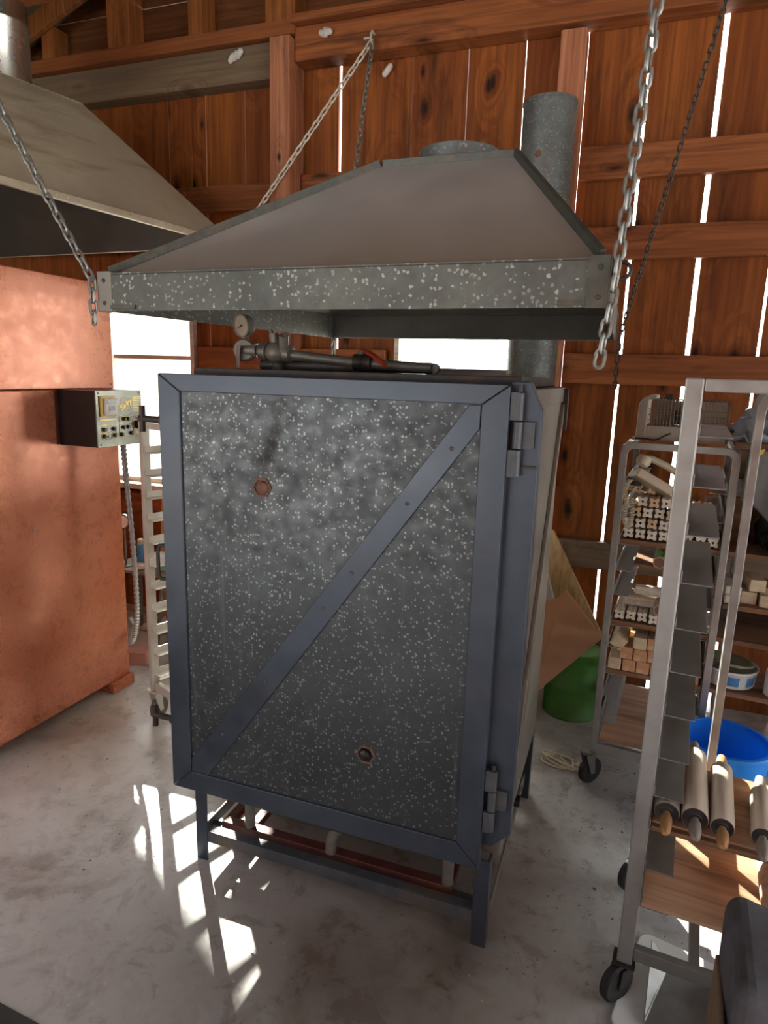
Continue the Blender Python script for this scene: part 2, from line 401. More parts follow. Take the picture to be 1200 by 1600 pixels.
WL = (-3.14, -2.49, .87, 2.08)    # left window
WM = (-1.215, -.455, .82, 2.08)   # window behind the kiln
edges = [(-4.9, .002), (-4.6, .004), (-4.32, .003), (-4.03, .003), (-3.75, .003), (-3.47, .003), (-3.19, .003), (-2.905, .003), (-2.643, .003), (-2.392, .006), (-2.137, .004), (-1.85, .004),
         (-1.567, .015), (-1.172, .003), (-.889, .004), (-.613, .005), (-.342, .022), (-.061, .013), (.236, .021), (.530, .013), (.81, .006), (1.09, .004), (1.38, .012), (1.67, .004), (1.95, .004), (2.24, .004), (2.6, .0)]
wb = MB()
for i in range(len(edges)-1):
    xa = edges[i][0] + edges[i][1]/2; xb = edges[i+1][0] - edges[i+1][1]/2
    cuts = sorted({xa, xb} | {w for w in (WL[0], WL[1], WM[0], WM[1]) if xa < w < xb})
    for a, b in zip(cuts[:-1], cuts[1:]):
        c = (a+b)/2; segs = [(-.1, 3.34)]
        for W in (WL, WM):
            if W[0] < c < W[1]: segs = [(-.1, W[2]), (W[3], 3.34)]
        for z0, z1 in segs:
            dy = random.uniform(0, .006)
            wb.box(a, b, YW+dy, YW+.024+dy, z0, z1)
struct('wall_back', wb, M['board'], bevel=.002)
gb = MB()
z = 3.34
while z < 5.2:
    gb.box(-4.9, 2.6, 3.53, 3.55, z, z+.245); z += .25
struct('wall_gable', gb, M['dark_board'])
sw = MB()
y = -2.4
while y < 3.5:
    sw.box(-4.92, -4.9, y, y+.27, 0, 3.4); y += .274
struct('wall_left', sw, M['board'])
sw = MB()
y = -2.4
while y < 3.5:
    sw.box(2.6, 2.62, y, y+.27, 0 if y > 2.9 else (1.45 if y > 1.2 else 2.9), 3.4); y += .274
struct('wall_right', sw, M['board'])
# roof: two slopes, open toward the yard in front
sw = MB(); x = -1.0
while x < 2.6: sw.box(x, x+.27, -2.42, -2.4, 0, 4.2); x += .274
struct('wall_front', sw, M['board'])  # unseen wall, added to keep daylight off the back wall's right side
rf = MB()
def zr(x): return 4.86 - .42*abs(x+.4)
rf.prism([(-5.6, -1.6, zr(-5.6)), (-.4, -1.6, zr(-.4)), (-.4, 3.75, zr(-.4)), (-5.6, 3.75, zr(-5.6))], (0, 0, .04))
rf.prism([(3.4, -1.6, zr(3.4)), (-.4, -1.6, zr(-.4)), (-.4, 3.75, zr(-.4)), (3.4, 3.75, zr(3.4))], (0, 0, .04))
struct('ceiling', rf, M['roof'])
nr = MB()   # unseen slabs outside, added to cut off the sun through the left window
nr.prism([(-13, 8, 3.64), (-6.99, 8, 3.64), (-6.99, 9.6, 5.6), (-13, 9.6, 5.6)], (0, .05, 0))
nr.prism([(-6.989, 8, 3.92), (-5.5, 8, 3.90), (-5.5, 9.5, 5.6), (-6.989, 9.5, 5.6)], (0, .05, 0))
nr.box(-13, -5.5, 8.9, 9.0, -.13, 3.2)
struct('sun_blocker', nr, M['gravel'])
tn = [0]
def trim(mb, m, bev=.004):
    tn[0] += 1
    return struct('trim_%d' % tn[0], mb, m, bevel=bev)
for x0, x1, z0, z1, m in ((-2.62, -1.886, 2.472, 2.609, 'girt'), (-1.768, -.45, 2.49, 2.632, 'girt'), (-.325, 2.55, 2.51, 2.655, 'girt'), (-.325, 2.55, 2.158, 2.305, 'girt'), (-.325, 2.55, 1.584, 1.728, 'girt'),
                          (-2.45, -1.886, 1.584, 1.728, 'girt'), (-1.768, -1.26, 1.584, 1.728, 'girt'), (-.325, 2.55, .655, .795, 'girt_old'), (-1.768, -.45, .66, .80, 'girt'), (-4.85, -1.886, .66, .80, 'girt')):
    trim(MB().box(x0, x1, 3.452, 3.497, z0, z1), M[m])
trim(MB().box(-1.886, -1.772, 3.33, 3.497, 0, 3.25), M['post'])
trim(MB().box(-.445, -.33, 3.40, 3.497, 0, 3.13), M['post'])
trim(MB().box(-4.85, -1.89, 3.40, 3.497, 3.09, 3.262), M['beam_gray'])
trim(MB().box(-4.85, -1.76, 3.36, 3.527, 3.265, 3.335), M['girt'])
trim(MB().box(-1.77, 2.55, 3.38, 3.497, 3.145, 3.30), M['girt'])
trim(MB().box(-1.77, 2.55, 3.33, 3.527, 3.302, 3.338), M['girt'])
for x0, x1 in ((-3.95, -3.87), (-3.44, -3.35), (-2.96, -2.81), (-2.42, -2.33), (-1.95, -1.78), (-1.33, -1.24), (-.80, -.71), (-.25, -.16), (.3, .39), (.85, .94), (1.4, 1.49)):
    trim(MB().box(x0, x1, 3.40, 3.527, 3.339, 4.2 if x0 > -2.5 else zr(x0)-.06), M['stud'])
for sgn in (1,):
    br = MB().prism([(-4.3, 3.36, 3.03+.1), (-4.3, 3.36, 3.03+.22), (-2.6, 3.36, 3.93), (-2.6, 3.36, 3.80)], (0, .035, 0))
    trim(br, M['stud'])
trim(MB().box(-4.88, 2.6, 1.44, 1.56, 3.0, 3.16), M['girt'])
trim(MB().box(-4.88, 2.6, 2.57, 2.67, 3.2, 3.36), M['girt'])
for yy in (2.55, 1.7):
    trim(MB().prism([(-4.88, yy, zr(-4.88)-.14), (-4.88, yy, zr(-4.88)-.01), (-.42, yy, zr(-.42)-.01), (-.42, yy, zr(-.42)-.14)], (0, .04, 0)), M['dark_board'])

def window(n, W, mun):
    x0, x1, z0, z1 = W
    f = MB()
    f.box(x0, x0+.028, 3.47, 3.53, z0, z1).box(x1-.028, x1, 3.47, 3.53, z0, z1).box(x0, x1, 3.47, 3.53, z1-.03, z1).box(x0, x1, 3.47, 3.53, z0, z0+.03)
    w = struct('window_%d' % n, f, M['pale_trim'], bevel=.003)
    for zz in mun: MB().box(x0+.028, x1-.028, 3.495, 3.522, zz-.012, zz+.012).build('muntin', M['pale_trim'], w, .002)
    MB().box(x0+.028, x1-.028, 3.508, 3.512, z0+.03, z1-.03).build('pane', M['glass'], w)
    MB().box(x0-.04, x1+.04, 3.39, 3.50, z0-.035, z0).build('window_sill', M['pale_trim'], w, .004)
window(1, WL, (1.66,))
window(2, WM, ())

# ------------------------------------------------------------------ the kiln in the middle
KX, KY = -.72, 1.62
K = thing('kiln', 'large blue-grey framed kiln with spangled zinc door standing in the middle of the floor', 'kiln', (KX, KY, 0))
def kb(): return MB((KX, KY, 0))
kb().box(-1.225, -.218, 1.66, 2.42, .282, 1.575).build('body', M['side'], K, .004)
kb().box(-1.20, -.25, 1.668, 2.40, 1.576, 1.603).build('top_plate', M['iron'], K, .003)
# front frame, with the chamfered hinge plate on the right
ff = kb()
ff.prism([(-.267, 1.62, 1.592), (-.222, 1.62, 1.592), (-.190, 1.62, 1.528), (-.190, 1.62, .385), (-.236, 1.62, .336), (-.267, 1.62, .336)], (0, .039, 0))
ff.box(-1.215, -1.165, 1.622, 1.659, .30, 1.572).box(-1.164, -.268, 1.622, 1.659, 1.53, 1.572).box(-1.164, -.268, 1.622, 1.659, .282, .33)
ff.build('front_frame', M['blue'], K, .003)
# legs and bottom rails
for x0, y0 in ((-1.208, 1.624), (-.279, 1.624), (-1.208, 2.37), (-.262, 2.37)):
    L = kb(); w = .042
    L.box(x0, x0+w, y0, y0+.007, 0, .281).box(x0 if x0 < -.7 else x0+w-.007, x0+.007 if x0 < -.7 else x0+w, y0+.0075, y0+w, 0, .281)
    L.build('leg', M['blue'], K, .0015)
kb().box(-1.166, -.28, 1.628, 1.634, .068, .108).box(-1.166, -.28, 1.6345, 1.664, .102, .108).build('front_rail', M['blue_rust'], K, .001)
kb().box(-1.166, -.262, 2.38, 2.387, .068, .108).build('rear_rail', M['blue_rust'], K, .001)
kb().box(-1.2, -1.194, 1.67, 2.37, .068, .108).build('side_rail', M['blue_rust'], K, .001)
kb().box(-.243, -.237, 1.67, 2.37, .068, .108).build('side_rail', M['side'], K, .001)
# brace and band on the right flank
kb().prism([(-.2175, 2.36, 1.52), (-.2175, 2.395, 1.50), (-.2175, 1.735, .33), (-.2175, 1.70, .35)], (.012, 0, 0)).build('side_brace', M['side'], K, .002)
kb().box(-.2175, -.211, 1.662, 2.418, 1.525, 1.573).build('side_band', M['side'], K, .002)
kb().box(-.2175, -.196, 2.37, 2.41, 1.43, 1.57).build('tag_plate', M['iron'], K, .002)

# the door: four mitred members, sheet, brace, plugs
DX0, DX1, DZ0, DZ1, dw = -1.262, -.263, .281, 1.584, .066
DT = .048
d = kb(); e = .0012
ix0, ix1, iz0, iz1 = DX0+dw+.005, DX1-dw, DZ0+dw, DZ1-DT
d.prism([(DX0+e, 1.585, DZ1), (DX1-e, 1.585, DZ1), (ix1-e, 1.585, iz1), (ix0+e, 1.585, iz1)], (0, .034, 0))
d.prism([(DX0+e, 1.585, DZ0), (DX1-e, 1.585, DZ0), (ix1-e, 1.585, iz0), (ix0+e, 1.585, iz0)], (0, .034, 0))
d.prism([(DX0, 1.585, DZ0+e), (DX0, 1.585, DZ1-e), (ix0, 1.585, iz1-e), (ix0, 1.585, iz0+e)], (0, .034, 0))
d.prism([(DX1, 1.585, DZ0+e), (DX1, 1.585, DZ1-e), (ix1, 1.585, iz1-e), (ix1, 1.585, iz0+e)], (0, .034, 0))
D = d.build('door', M['blue'], K, .002)
kb().box(ix0-.004, ix1+.004, 1.592, 1.610, iz0-.004, iz1+.004).build('door_panel', M['galv_door'], D)
kb().prism([(ix0+.002, 1.586, iz0+.001), (ix0+.062, 1.586, iz0+.001), (ix1-.002, 1.586, iz1-.058), (ix1-.002, 1.586, iz1-.002), (ix1-.03, 1.586, iz1-.002), (ix0+.002, 1.586, iz0+.045)], (0, .0055, 0)).build('diagonal_brace', M['blue'], D, .0015)
for t in (.12, .3, .52, .62, .8, .93):
    bt = kb(); bt.lathe([(.0055, 0), (.0055, -.002), (.003, -.004), (0, -.0045)], (ix0+.02+(ix1-ix0-.03)*t, 1.586, iz0+.02+(iz1-iz0-.05)*t), (0, 1, 0), 8); bt.build('rivet', M['blue_rust'], D)
for (hx, hz, ox) in ((-.931, 1.283, .004), (-.603, .545, -.003)):
    h = kb(); n = 6
    ring = [(hx+.030*math.cos(PI/6*0+i*PI/3), hz+.030*math.sin(i*PI/3)) for i in range(6)]
    inn = [(hx+.024*math.cos(i*PI/3), hz+.024*math.sin(i*PI/3)) for i in range(6)]
    vs = [(x, 1.5885, zz) for x, zz in ring] + [(x, 1.5885, zz) for x, zz in inn] + [(x, 1.5915, zz) for x, zz in ring] + [(x, 1.5915, zz) for x, zz in inn]
    h.add(vs, [(i, (i+1) % 6, 6+(i+1) % 6, 6+i) for i in range(6)] + [(i, (i+1) % 6, 12+(i+1) % 6, 12+i) for i in range(6)] + [(6+i, 6+(i+1) % 6, 18+(i+1) % 6, 18+i) for i in range(6)])
    ho = h.build('spy_hole', M['brick_plug'], D)
    pl = kb(); pl.prism([(x, 1.5912, zz) for x, zz in inn], (0, .0005, 0)); pl.build('bore', M['black'] if hz < 1 else M['maroon'], D)
    pl = kb(); pl.lathe([(.017, 0), (.0165, -.008), (.013, -.011), (0, -.0115)], (hx+ox, 1.5912, hz), (0, 1, 0), 14); pl.build('spy_plug', M['brick_plug'] if hz > 1 else M['black'], D)
# hinges
for z0, z1 in ((1.365, 1.568), (.395, .578)):
    h = kb(); zm = (z1-z0)/3
    for i in range(3): h.cyl((-.243, 1.604, z0+zm*i+.0015), (-.243, 1.604, z0+zm*(i+1)-.0015), .0115, n=14)
    h.box(-.243, -.204, 1.610, 1.6195, z0+zm*1.02, z0+zm*1.98)
    h.box(-.2625, -.243, 1.592, 1.606, z0, z0+zm*.98).box(-.2625, -.243, 1.592, 1.606, z0+zm*2.02, z1)
    ho = h.build('hinge', M['blue_rust'], K, .001)
    kb().cyl((-.243, 1.604, z1+.0005), (-.243, 1.604, z1+.016), .006, n=10).build('hinge_pin', M['iron'], ho)
kb().box(-.238, -.196, 1.612, 1.6195, 1.386, 1.392).build('weld_tab', M['iron'], K)
# pull handle and swing bolts on the left edge
kb().tube([(-1.258, 1.60, 1.075), (-1.285, 1.595, 1.075), (-1.292, 1.593, 1.06), (-1.292, 1.593, .985), (-1.285, 1.595, .97), (-1.258, 1.60, .97)], .006, 8).build('pull_handle', M['iron'], D)
for zz, x1 in ((1.443, -1.42), (.445, -1.42)):
    b = kb(); b.cyl((-1.222, 1.69, zz), (x1+.08, 1.69, zz), .016, n=12); b.cyl((x1+.085, 1.69, zz), (x1, 1.69, zz), .010, n=12)
    bo = b.build('swing_bolt', M['iron'], K)
    kb().cyl((x1+.012, 1.69, zz-.040), (x1+.012, 1.69, zz+.040), .009, n=10).build('bolt_handle', M['iron'], bo)
# burner manifold beneath
mf = kb()
mf.box(-1.15, -.355, 1.685, 1.72, .085, .112).box(-1.15, -1.12, 1.7205, 2.33, .085, .112).box(-1.06, -1.03, 1.7205, 2.33, .085, .112).box(-.385, -.355, 1.7205, 2.33, .085, .112)
mf.build('burner_manifold', M['maroon'], K, .002)
kb().box(-1.193, -.244, 2.05, 2.08, .076, .084).box(-1.193, -.244, 2.26, 2.29, .076, .084).box(-1.193, -.244, 1.69, 1.715, .076, .084).build('manifold_support', M['blue_rust'], K)
for x, yv in ((-1.05, 1.702), (-.372, 1.702), (-1.135, 2.25), (-.372, 2.25)):
    b = kb(); b.cyl((x, yv, .112), (x, yv, .205), .017, n=12).cyl((x, yv, .205), (x, yv, .235), .023, n=12).cyl((x, yv, .235), (x, yv, .283), .016, n=12)
    b.build('burner', M['pipe_gray'], K)
kb().tube([(-.69, 1.69, .283), (-.692, 1.69, .25), (-.71, 1.69, .215), (-.735, 1.69, .19), (-.748, 1.69, .16), (-.75, 1.69, .113)], .018, 12).build('drain_elbow', M['pipe_gray'], K)
kb().tube([(-1.0, 1.672, .283), (-.99, 1.672, .225), (-.95, 1.672, .212), (-.50, 1.672, .212), (-.46, 1.672, .225), (-.45, 1.672, .283)], .007, 8).build('pilot_line', M['iron'], K)
hz_ = kb(); hz_.cyl((-.285, 2.02, .205), (-.285, 2.34, .205), .045, n=18).cyl((-.285, 2.05, .20), (-.215, 2.05, .20), .020, n=14).cyl((-.285, 2.2, .205), (-.285, 2.2, .283), .03, n=14)
hz_.build('burner_blower', M['black'], K)
# gas pipe train lying on the top
py = 1.86
gp = kb()
gp.tube([(-1.13, py, 1.664), (-1.07, py, 1.658), (-1.01, py, 1.652), (-.79, py, 1.632), (-.70, py, 1.627), (-.57, py, 1.621), (-.535, py, 1.621)], .0145, 12)
gp.tube([(-1.115, py+.05, 1.618), (-.60, py+.05, 1.618), (-.545, py+.045, 1.6185), (-.53, py+.02, 1.619), (-.53, py, 1.62)], .0145, 12)
G = gp.build('gas_pipe', M['pipe_gray'], K)
vb = kb()
vb.lathe([(.024, -.055), (.026, -.05), (.026, -.03), (.020, -.028), (.034, -.01), (.034, .012), (.022, .03), (.026, .032), (.026, .052), (.022, .055)], (-1.035, py, 1.655), (1, 0, -.09), 16)
vb.cyl((-1.035, py, 1.665), (-1.04, py-.004, 1.712), .016, n=12).cyl((-1.040, py-.004, 1.69), (-1.052, py-.004, 1.722), .007, n=8).cyl((-1.002, py-.01, 1.66), (-.992, py-.03, 1.705), .015, n=12).cyl((-1.0, py-.015, 1.70), (-.985, py-.03, 1.708), .008, n=8)
vb.cyl((-1.035, py, 1.645), (-1.035, py+.01, 1.605), .016, n=12)
vb.build('regulator_valve', M['pipe_gray'], K)
cv = kb(); cv.lathe([(.030, -.018), (.034, -.014), (.034, .014), (.030, .018)], (-1.142, py-.004, 1.660), (.25, -1, 0), 20); cv.cyl((-1.142, py-.004, 1.66), (-1.10, py, 1.66), .022, n=12)
cvo = cv.build('shutoff_cock', M['pipe_gray'], K)
kb().prism([(-1.152, py-.030, 1.672), (-1.138, py-.034, 1.672), (-1.145, py-.034, 1.606), (-1.157, py-.030, 1.606)], (.001, -.006, 0)).build('cock_lever', M['gray_steel'], cvo, .001)
ga = kb(); ax = Vector((-.32, -1, -.12)).normalized(); gc = Vector((-1.143, py, 1.735))
ga.lathe([(.030, -.014), (.0325, -.010), (.0325, .012), (.035, .012), (.035, .018), (.0305, .018), (.0305, .015)], gc, ax, 26)
ga.cyl(gc-Vector((0, 0, .03)), (-1.143, py-.002, 1.688), .009, n=10)
gao = ga.build('pressure_gauge', M['pipe_gray'], K)
q = kb(); q.lathe([(.0303, .0145), (.0303, .0155), (0, .0156)], gc, ax, 24); q.build('dial', M['gauge_face'], gao)
q = kb(); q.cyl(gc+ax*.017+Vector((-.012, 0, -.008)), gc+ax*.017+Vector((.012, 0, .010)), .0009, n=6); q.lathe([(.003, .0158), (.003, .018), (0, .0182)], gc, ax, 10); q.build('needle', M['black'], gao)
rv = kb(); rv.lathe([(.017, -.03), (.024, -.027), (.024, -.008), (.028, 0), (.024, .008), (.024, .027), (.017, .03)], (-.745, py, 1.631), (1, 0, -.04), 14); rv.cyl((-.745, py, 1.64), (-.748, py-.004, 1.672), .010, n=10).cyl((-.748, py-.004, 1.656), (-.748, py-.004, 1.664), .017, n=6)
rvo = rv.build('ball_valve', M['iron'], K)
kb().tube([(-.745, py-.006, 1.668), (-.725, py-.03, 1.664), (-.695, py-.045, 1.650), (-.655, py-.06, 1.622)], .013, 8, sy=.28, rot=0).build('red_lever', M['red_lever'], rvo)['label'] = 'red lever handle'

w = thing('wood_offcut', 'short greenish wooden board lying on top of the kiln behind the pipes', 'board', (-.535, 2.3, 1.6035))
MB().box(-.135, .145, -.05, .05, 0, .022).build('plank', M['pale_trim'], w, .003)

# ------------------------------------------------------------------ hood above the kiln
hb = [(-1.415, 1.545), (-.062, 1.512), (-.072, 2.772), (-1.262, 2.778)]       # FL FR BR BL
zb, zl = 1.750, 1.850
H = thing('kiln_hood', 'galvanised extractor hood with spangled lip hung on chains above the kiln', 'extractor hood', (-.74, 2.15, 1.75))
hoff = (-.74, 2.15, 1.75)
def hm(): return MB(hoff)
def inset(poly, t):
    cx = sum(p[0] for p in poly)/4; cy = sum(p[1] for p in poly)/4
    return [(p[0]+(t if p[0] < cx else -t), p[1]+(t if p[1] < cy else -t)) for p in poly]
hi = inset(hb, .004)
lip = hm()
def shell(mb, o0, z0, o1, z1, i0, iz0, i1, iz1, sides=(0, 1, 2, 3)):
    for i in sides:
        j = (i+1) % 4
        vs = [(*o0[i], z0), (*o0[j], z0), (*o1[j], z1), (*o1[i], z1), (*i0[i], iz0), (*i0[j], iz0), (*i1[j], iz1), (*i1[i], iz1)]
        mb.add(vs, [(0,1,2,3), (4,7,6,5), (0,4,5,1), (3,2,6,7), (0,3,7,4), (1,5,6,2)])
shell(lip, hb, zb, hb, zl, hi, zb, hi, zl)
lip.build('lip', M['galv_hood'], H)
hf = hm()
fb = inset(hb, .022); ft = [(-.742, 1.95), (-.352, 1.95), (-.352, 2.34), (-.742, 2.34)]
zt = 2.188
shell(hf, fb, zl-.002, ft, zt, inset(fb, .004), zl-.002, inset(ft, .004), zt-.004)
hf.prism([(p[0], p[1], zt-.003) for p in ft], (0, 0, .004))
hf.build('canopy', M['hood_face'], H)
sh = hm(); shell(sh, hb, zl-.003, fb, zl, hb, zl-.006, fb, zl-.004); sh.build('lip_ledge', M['flange'], H)
# folded seams along the hips and the top edge
def seam(mb, a, b, w=.018, t=.007):
    a = Vector(a); b = Vector(b); dr = (b-a).normalized(); up = Vector((0, -.25, 1)); s = dr.cross(up).normalized(); u = s.cross(dr).normalized()
    mb.add([a+s*t-u*.004, a-s*t-u*.004, a-s*t+u*w, a+s*t+u*w, b+s*t-u*.004, b-s*t-u*.004, b-s*t+u*w, b+s*t+u*w], [(0,1,2,3), (4,7,6,5), (0,4,5,1), (1,5,6,2), (2,6,7,3), (3,7,4,0)])
se = hm()
for i in range(4): seam(se, (*fb[i], zl+.002), (*ft[i], zt))
seam(se, (ft[0][0]+.01, ft[0][1], zt), (ft[1][0], ft[1][1], zt), .016); seam(se, (*ft[1], zt), (*ft[2], zt), .012); seam(se, (*ft[3], zt), (*ft[0], zt), .012)
se.build('folded_seam', M['flange'], H, .001)
li = inset(hb, .0045); l2 = inset(hb, .006)
ln = hm(); shell(ln, li, zb+.004, li, zl-.006, l2, zb+.004, l2, zl-.006, (0, 1, 2)); shell(ln, inset(fb, .005), zl-.004, inset(ft, .005), zt-.006, inset(fb, .006), zl-.004, inset(ft, .006), zt-.007); ln.build('dark_lining', M['hood_dark'], H)['label'] = 'dark inner lining'  # thin dark sheet inside the canopy and three sides of the lip
cl = hm(); cl.lathe([(.125, 0), (.125, .075), (.118, .075), (.118, 0)], (-.56, 2.15, zt+.001), (0, 0, 1), 32, True); cl.build('duct_collar', M['galv_pipe'], H)
# corner brackets with bolts
for i, (sx, sy) in enumerate(((-1, -1), (1, -1), (1, 1), (-1, 1))):
    x, y = hb[i]; b = hm()
    b.box(x if sx < 0 else x-.045, x+.045 if sx < 0 else x, y-.004 if sy < 0 else y, y if sy < 0 else y+.004, zb-.002, zl+.004)
    xx = x-.003 if sx < 0 else x
    b.box(xx, xx+.003, y-.004 if sy < 0 else y-.045, y+.045 if sy < 0 else y+.004, zb-.002, zl+.004)
    bo = b.build('corner_bracket', M['flange'] if i != 0 else M['side'], H, .001)
    for zz in (zb+.02, zl-.02):
        r_ = hm(); r_.lathe([(.006, 0), (.005, .003), (0, .004)], (x+(.02 if sx < 0 else -.02), y+(-.004 if sy < 0 else .004), zz), (0, sy, 0), 8); r_.build('bracket_bolt', M['iron'], bo)
    if i == 1:
        r_ = hm()
        t = [(x+.006+.017*math.cos(a), y+.02, zl-.025+.017*math.sin(a)) for a in [2*PI*j/14 for j in range(14)]]; r_.tube([(p[0]+.016, p[1], p[2]) for p in t], .004, 6, True); r_.build('ring', M['iron'], bo)
for x0, x1 in ((-1.372, -1.29), (-.165, -.107)):
    hm().box(x0, x1, 1.508 if x0 > -1 else 1.536, 1.5135 if x0 > -1 else 1.5415, zb+.004, zb+.014).build('lip_strip', M['flange'], H)

# ------------------------------------------------------------------ big hood at the left, with its flue
HL = thing('left_extractor_hood', 'large weathered zinc hood with bright flue hanging over the red kiln', 'extractor hood', (-2.9, 2.3, 2.245))
HL.name = 'extractor_hood'
h2b = [(-3.75, 1.25), (-2.36, 1.20), (-2.075, 3.29), (-3.85, 3.33)]; h2t = [(-3.15, 1.75), (-2.78, 1.75), (-2.545, 2.735), (-3.15, 2.74)]
def h2(): return MB((-2.9, 2.3, 2.245))
a = h2(); z2b, z2l, z2t = 2.245, 2.275, 2.80
shell(a, inset(h2b, .012), z2l, h2t, z2t, inset(h2b, .018), z2l, inset(h2t, .005), z2t-.004); a.prism([(p[0], p[1], z2t-.002) for p in h2t], (0, 0, .004))
a.build('canopy', M['hood_green'], HL)
a = h2(); shell(a, h2b, z2b, h2b, z2l, inset(h2b, .02), z2b, inset(h2b, .02), z2l); a.build('lip', M['hood_green'], HL, .002)
a = h2(); shell(a, inset(h2b, .021), z2b+.002, inset(h2t, .012), z2t-.012, inset(h2b, .024), z2b+.002, inset(h2t, .015), z2t-.013); a.build('lining', M['hood_dark'], HL)
rv0 = None
for i in range(40):
    t = (i+.5)/40; p = Vector((*h2b[1], 0)).lerp(Vector((*h2b[2], 0)), t)
    if rv0 is None: rv0 = MB().lathe([(.006, 0), (.004, .003), (0, .004)], (0, 0, 0), (1, 0, .0), 6).build('rivet', M['hood_green'], HL); q_ = rv0
    else: q_ = rv0.copy(); COL.objects.link(q_); q_.parent = HL
    q_.location = (p.x+.001+2.9, p.y-2.3, z2l-.012-2.245)
a = h2(); a.lathe([(.13, 0), (.13, .30), (.134, .305), (.134, .315), (.13, .32), (.13, 1.05)], (-2.885, 2.60, z2t+.003), (0, 0, 1), 36); a.build('flue', M['shiny_pipe'], HL)

# ------------------------------------------------------------------ chains
def chain(name, label, p0, p1, pitch, r, m, sag=0.0, tail=0, group=None, tail_dir=(0, 0, -1)):
    p0 = Vector(p0); p1 = Vector(p1); L = (p1-p0).length; n = max(2, int(L/pitch))
    pts = [p0.lerp(p1, i/n) + Vector((0, 0, -sag*4*(i/n)*(1-i/n))) for i in range(n+1)]
    mb = MB(tuple(p0))
    def link(a, b, k):
        d = (b-a); c = (a+b)/2; t = d.normalized()
        u = t.cross(Vector((.3, 1, .2))).normalized(); v = t.cross(u).normalized()
        w = u if k % 2 else v
        hl = d.length/2 + r*.9 - r*2.2; hw = r*2.2
        path = []
        for j in range(6): 
            aa = -PI/2 + PI*j/5; path.append(c + t*(hl + hw*math.cos(aa)) + w*(hw*math.sin(aa)))
        for j in range(6):
            aa = PI/2 + PI*j/5; path.append(c + t*(-hl + hw*math.cos(aa)) + w*(hw*math.sin(aa)))
        mb.tube(path, r, 6, True)
    for i in range(n): link(pts[i], pts[i+1], i)
    td = Vector(tail_dir).normalized()
    for i in range(tail): link(p0+td*pitch*i, p0+td*pitch*(i+1), i)
    return tag(mb.build(name, m, None), label, 'chain', group)
chain('chain', 'grey chain rising left from the front left corner of the kiln hood', (-1.430, 1.535, 1.835), (-2.10, 1.50, 3.0), .030, .0042, M['chain'], .02, 4)
chain('chain', 'thick zinc chain rising from the front right corner of the kiln hood', (-.050, 1.510, 1.815), (.014, 1.50, 3.0), .031, .0043, M['chain'], 0, 6, tail_dir=(-.1, 0, -1))
chain('chain', 'thin dark chain rising from the back right corner of the kiln hood', (-.058, 2.775, 1.765), (.25, 2.62, 3.2), .024, .003, M['chain_dark'], .01, 8)
chain('chain', 'pale chain slanting from the roof beam hook to the left hood', (-2.07, 3.285, 2.27), (-1.335, 3.352, 3.175), .036, .0048, M['chain_light'], .0, 0)
chain('chain', 'dark zinc chain dropping from the beam hook behind the kiln hood', (-1.262, 2.785, 1.775), (-1.330, 3.345, 3.165), .034, .0042, M['chain'], .0, 6)
hk = MB((-1.335, 3.36, 3.2)); hk.tube([(-1.335, 3.38, 3.215), (-1.335, 3.35, 3.215), (-1.335, 3.335, 3.20), (-1.335, 3.335, 3.175), (-1.335, 3.35, 3.165), (-1.335, 3.358, 3.175)], .006, 8); hk.box(-1.385, -1.345, 3.365, 3.379, 3.192, 3.200)
tag(hk.build('beam_hook', M['chain_light']), 'small bright hook screwed into the roof beam holding two chains', 'hook')
for i, (x, z, lab) in enumerate(((-2.14, 3.205, 'wasp nest clump on the grey beam left of the timber post'), (-1.60, 3.245, 'pale wasp nest on the orange beam just right of the timber post'), (-1.305, 3.09, 'round wasp nest on the board beneath the beam hook'))):
    nb = MB((x, 3.36, z)); yb = (3.40, 3.38, 3.50)[i]
    for j in range(3 if i == 0 else 2):
        rr = .016; nb.lathe([(.004, -.030), (.014, -.022), (.017, 0), (.014, .022), (.004, .03)], (x+.022*j*(1 if i != 2 else .3), yb-.015, z+.008*j), (.7, -.2, .6-.9*(i == 1)), 10)
    tag(nb.build('wasp_nest', M['paper']), lab, 'wasp nest')

# ------------------------------------------------------------------ flue pipe behind the kiln
fx, fy, fr = -.437, 3.16, .112
fp = thing('flue_pipe', 'upright open-topped galvanised flue pipe standing behind the kiln', 'pipe', (fx, fy, 0))
p = MB(); p.lathe([(fr, 0), (fr, 2.745), (fr-.004, 2.745), (fr-.004, .01)], (0, 0, 0), (0, 0, 1), 36); p.build('pipe', M['galv_pipe'], fp)
p = MB(); p.lathe([(fr, 2.735), (fr+.003, 2.738), (fr+.003, 2.748), (fr-.004, 2.748)], n=36); p.build('rolled_rim', M['galv_pipe'], fp)
p = MB(); p.lathe([(.014, 0), (.010, .004), (0, .005)], (-.02, -fr, 2.52), (0, -1, 0), 10); p.build('rust_plug', M['brick_plug'], fp)

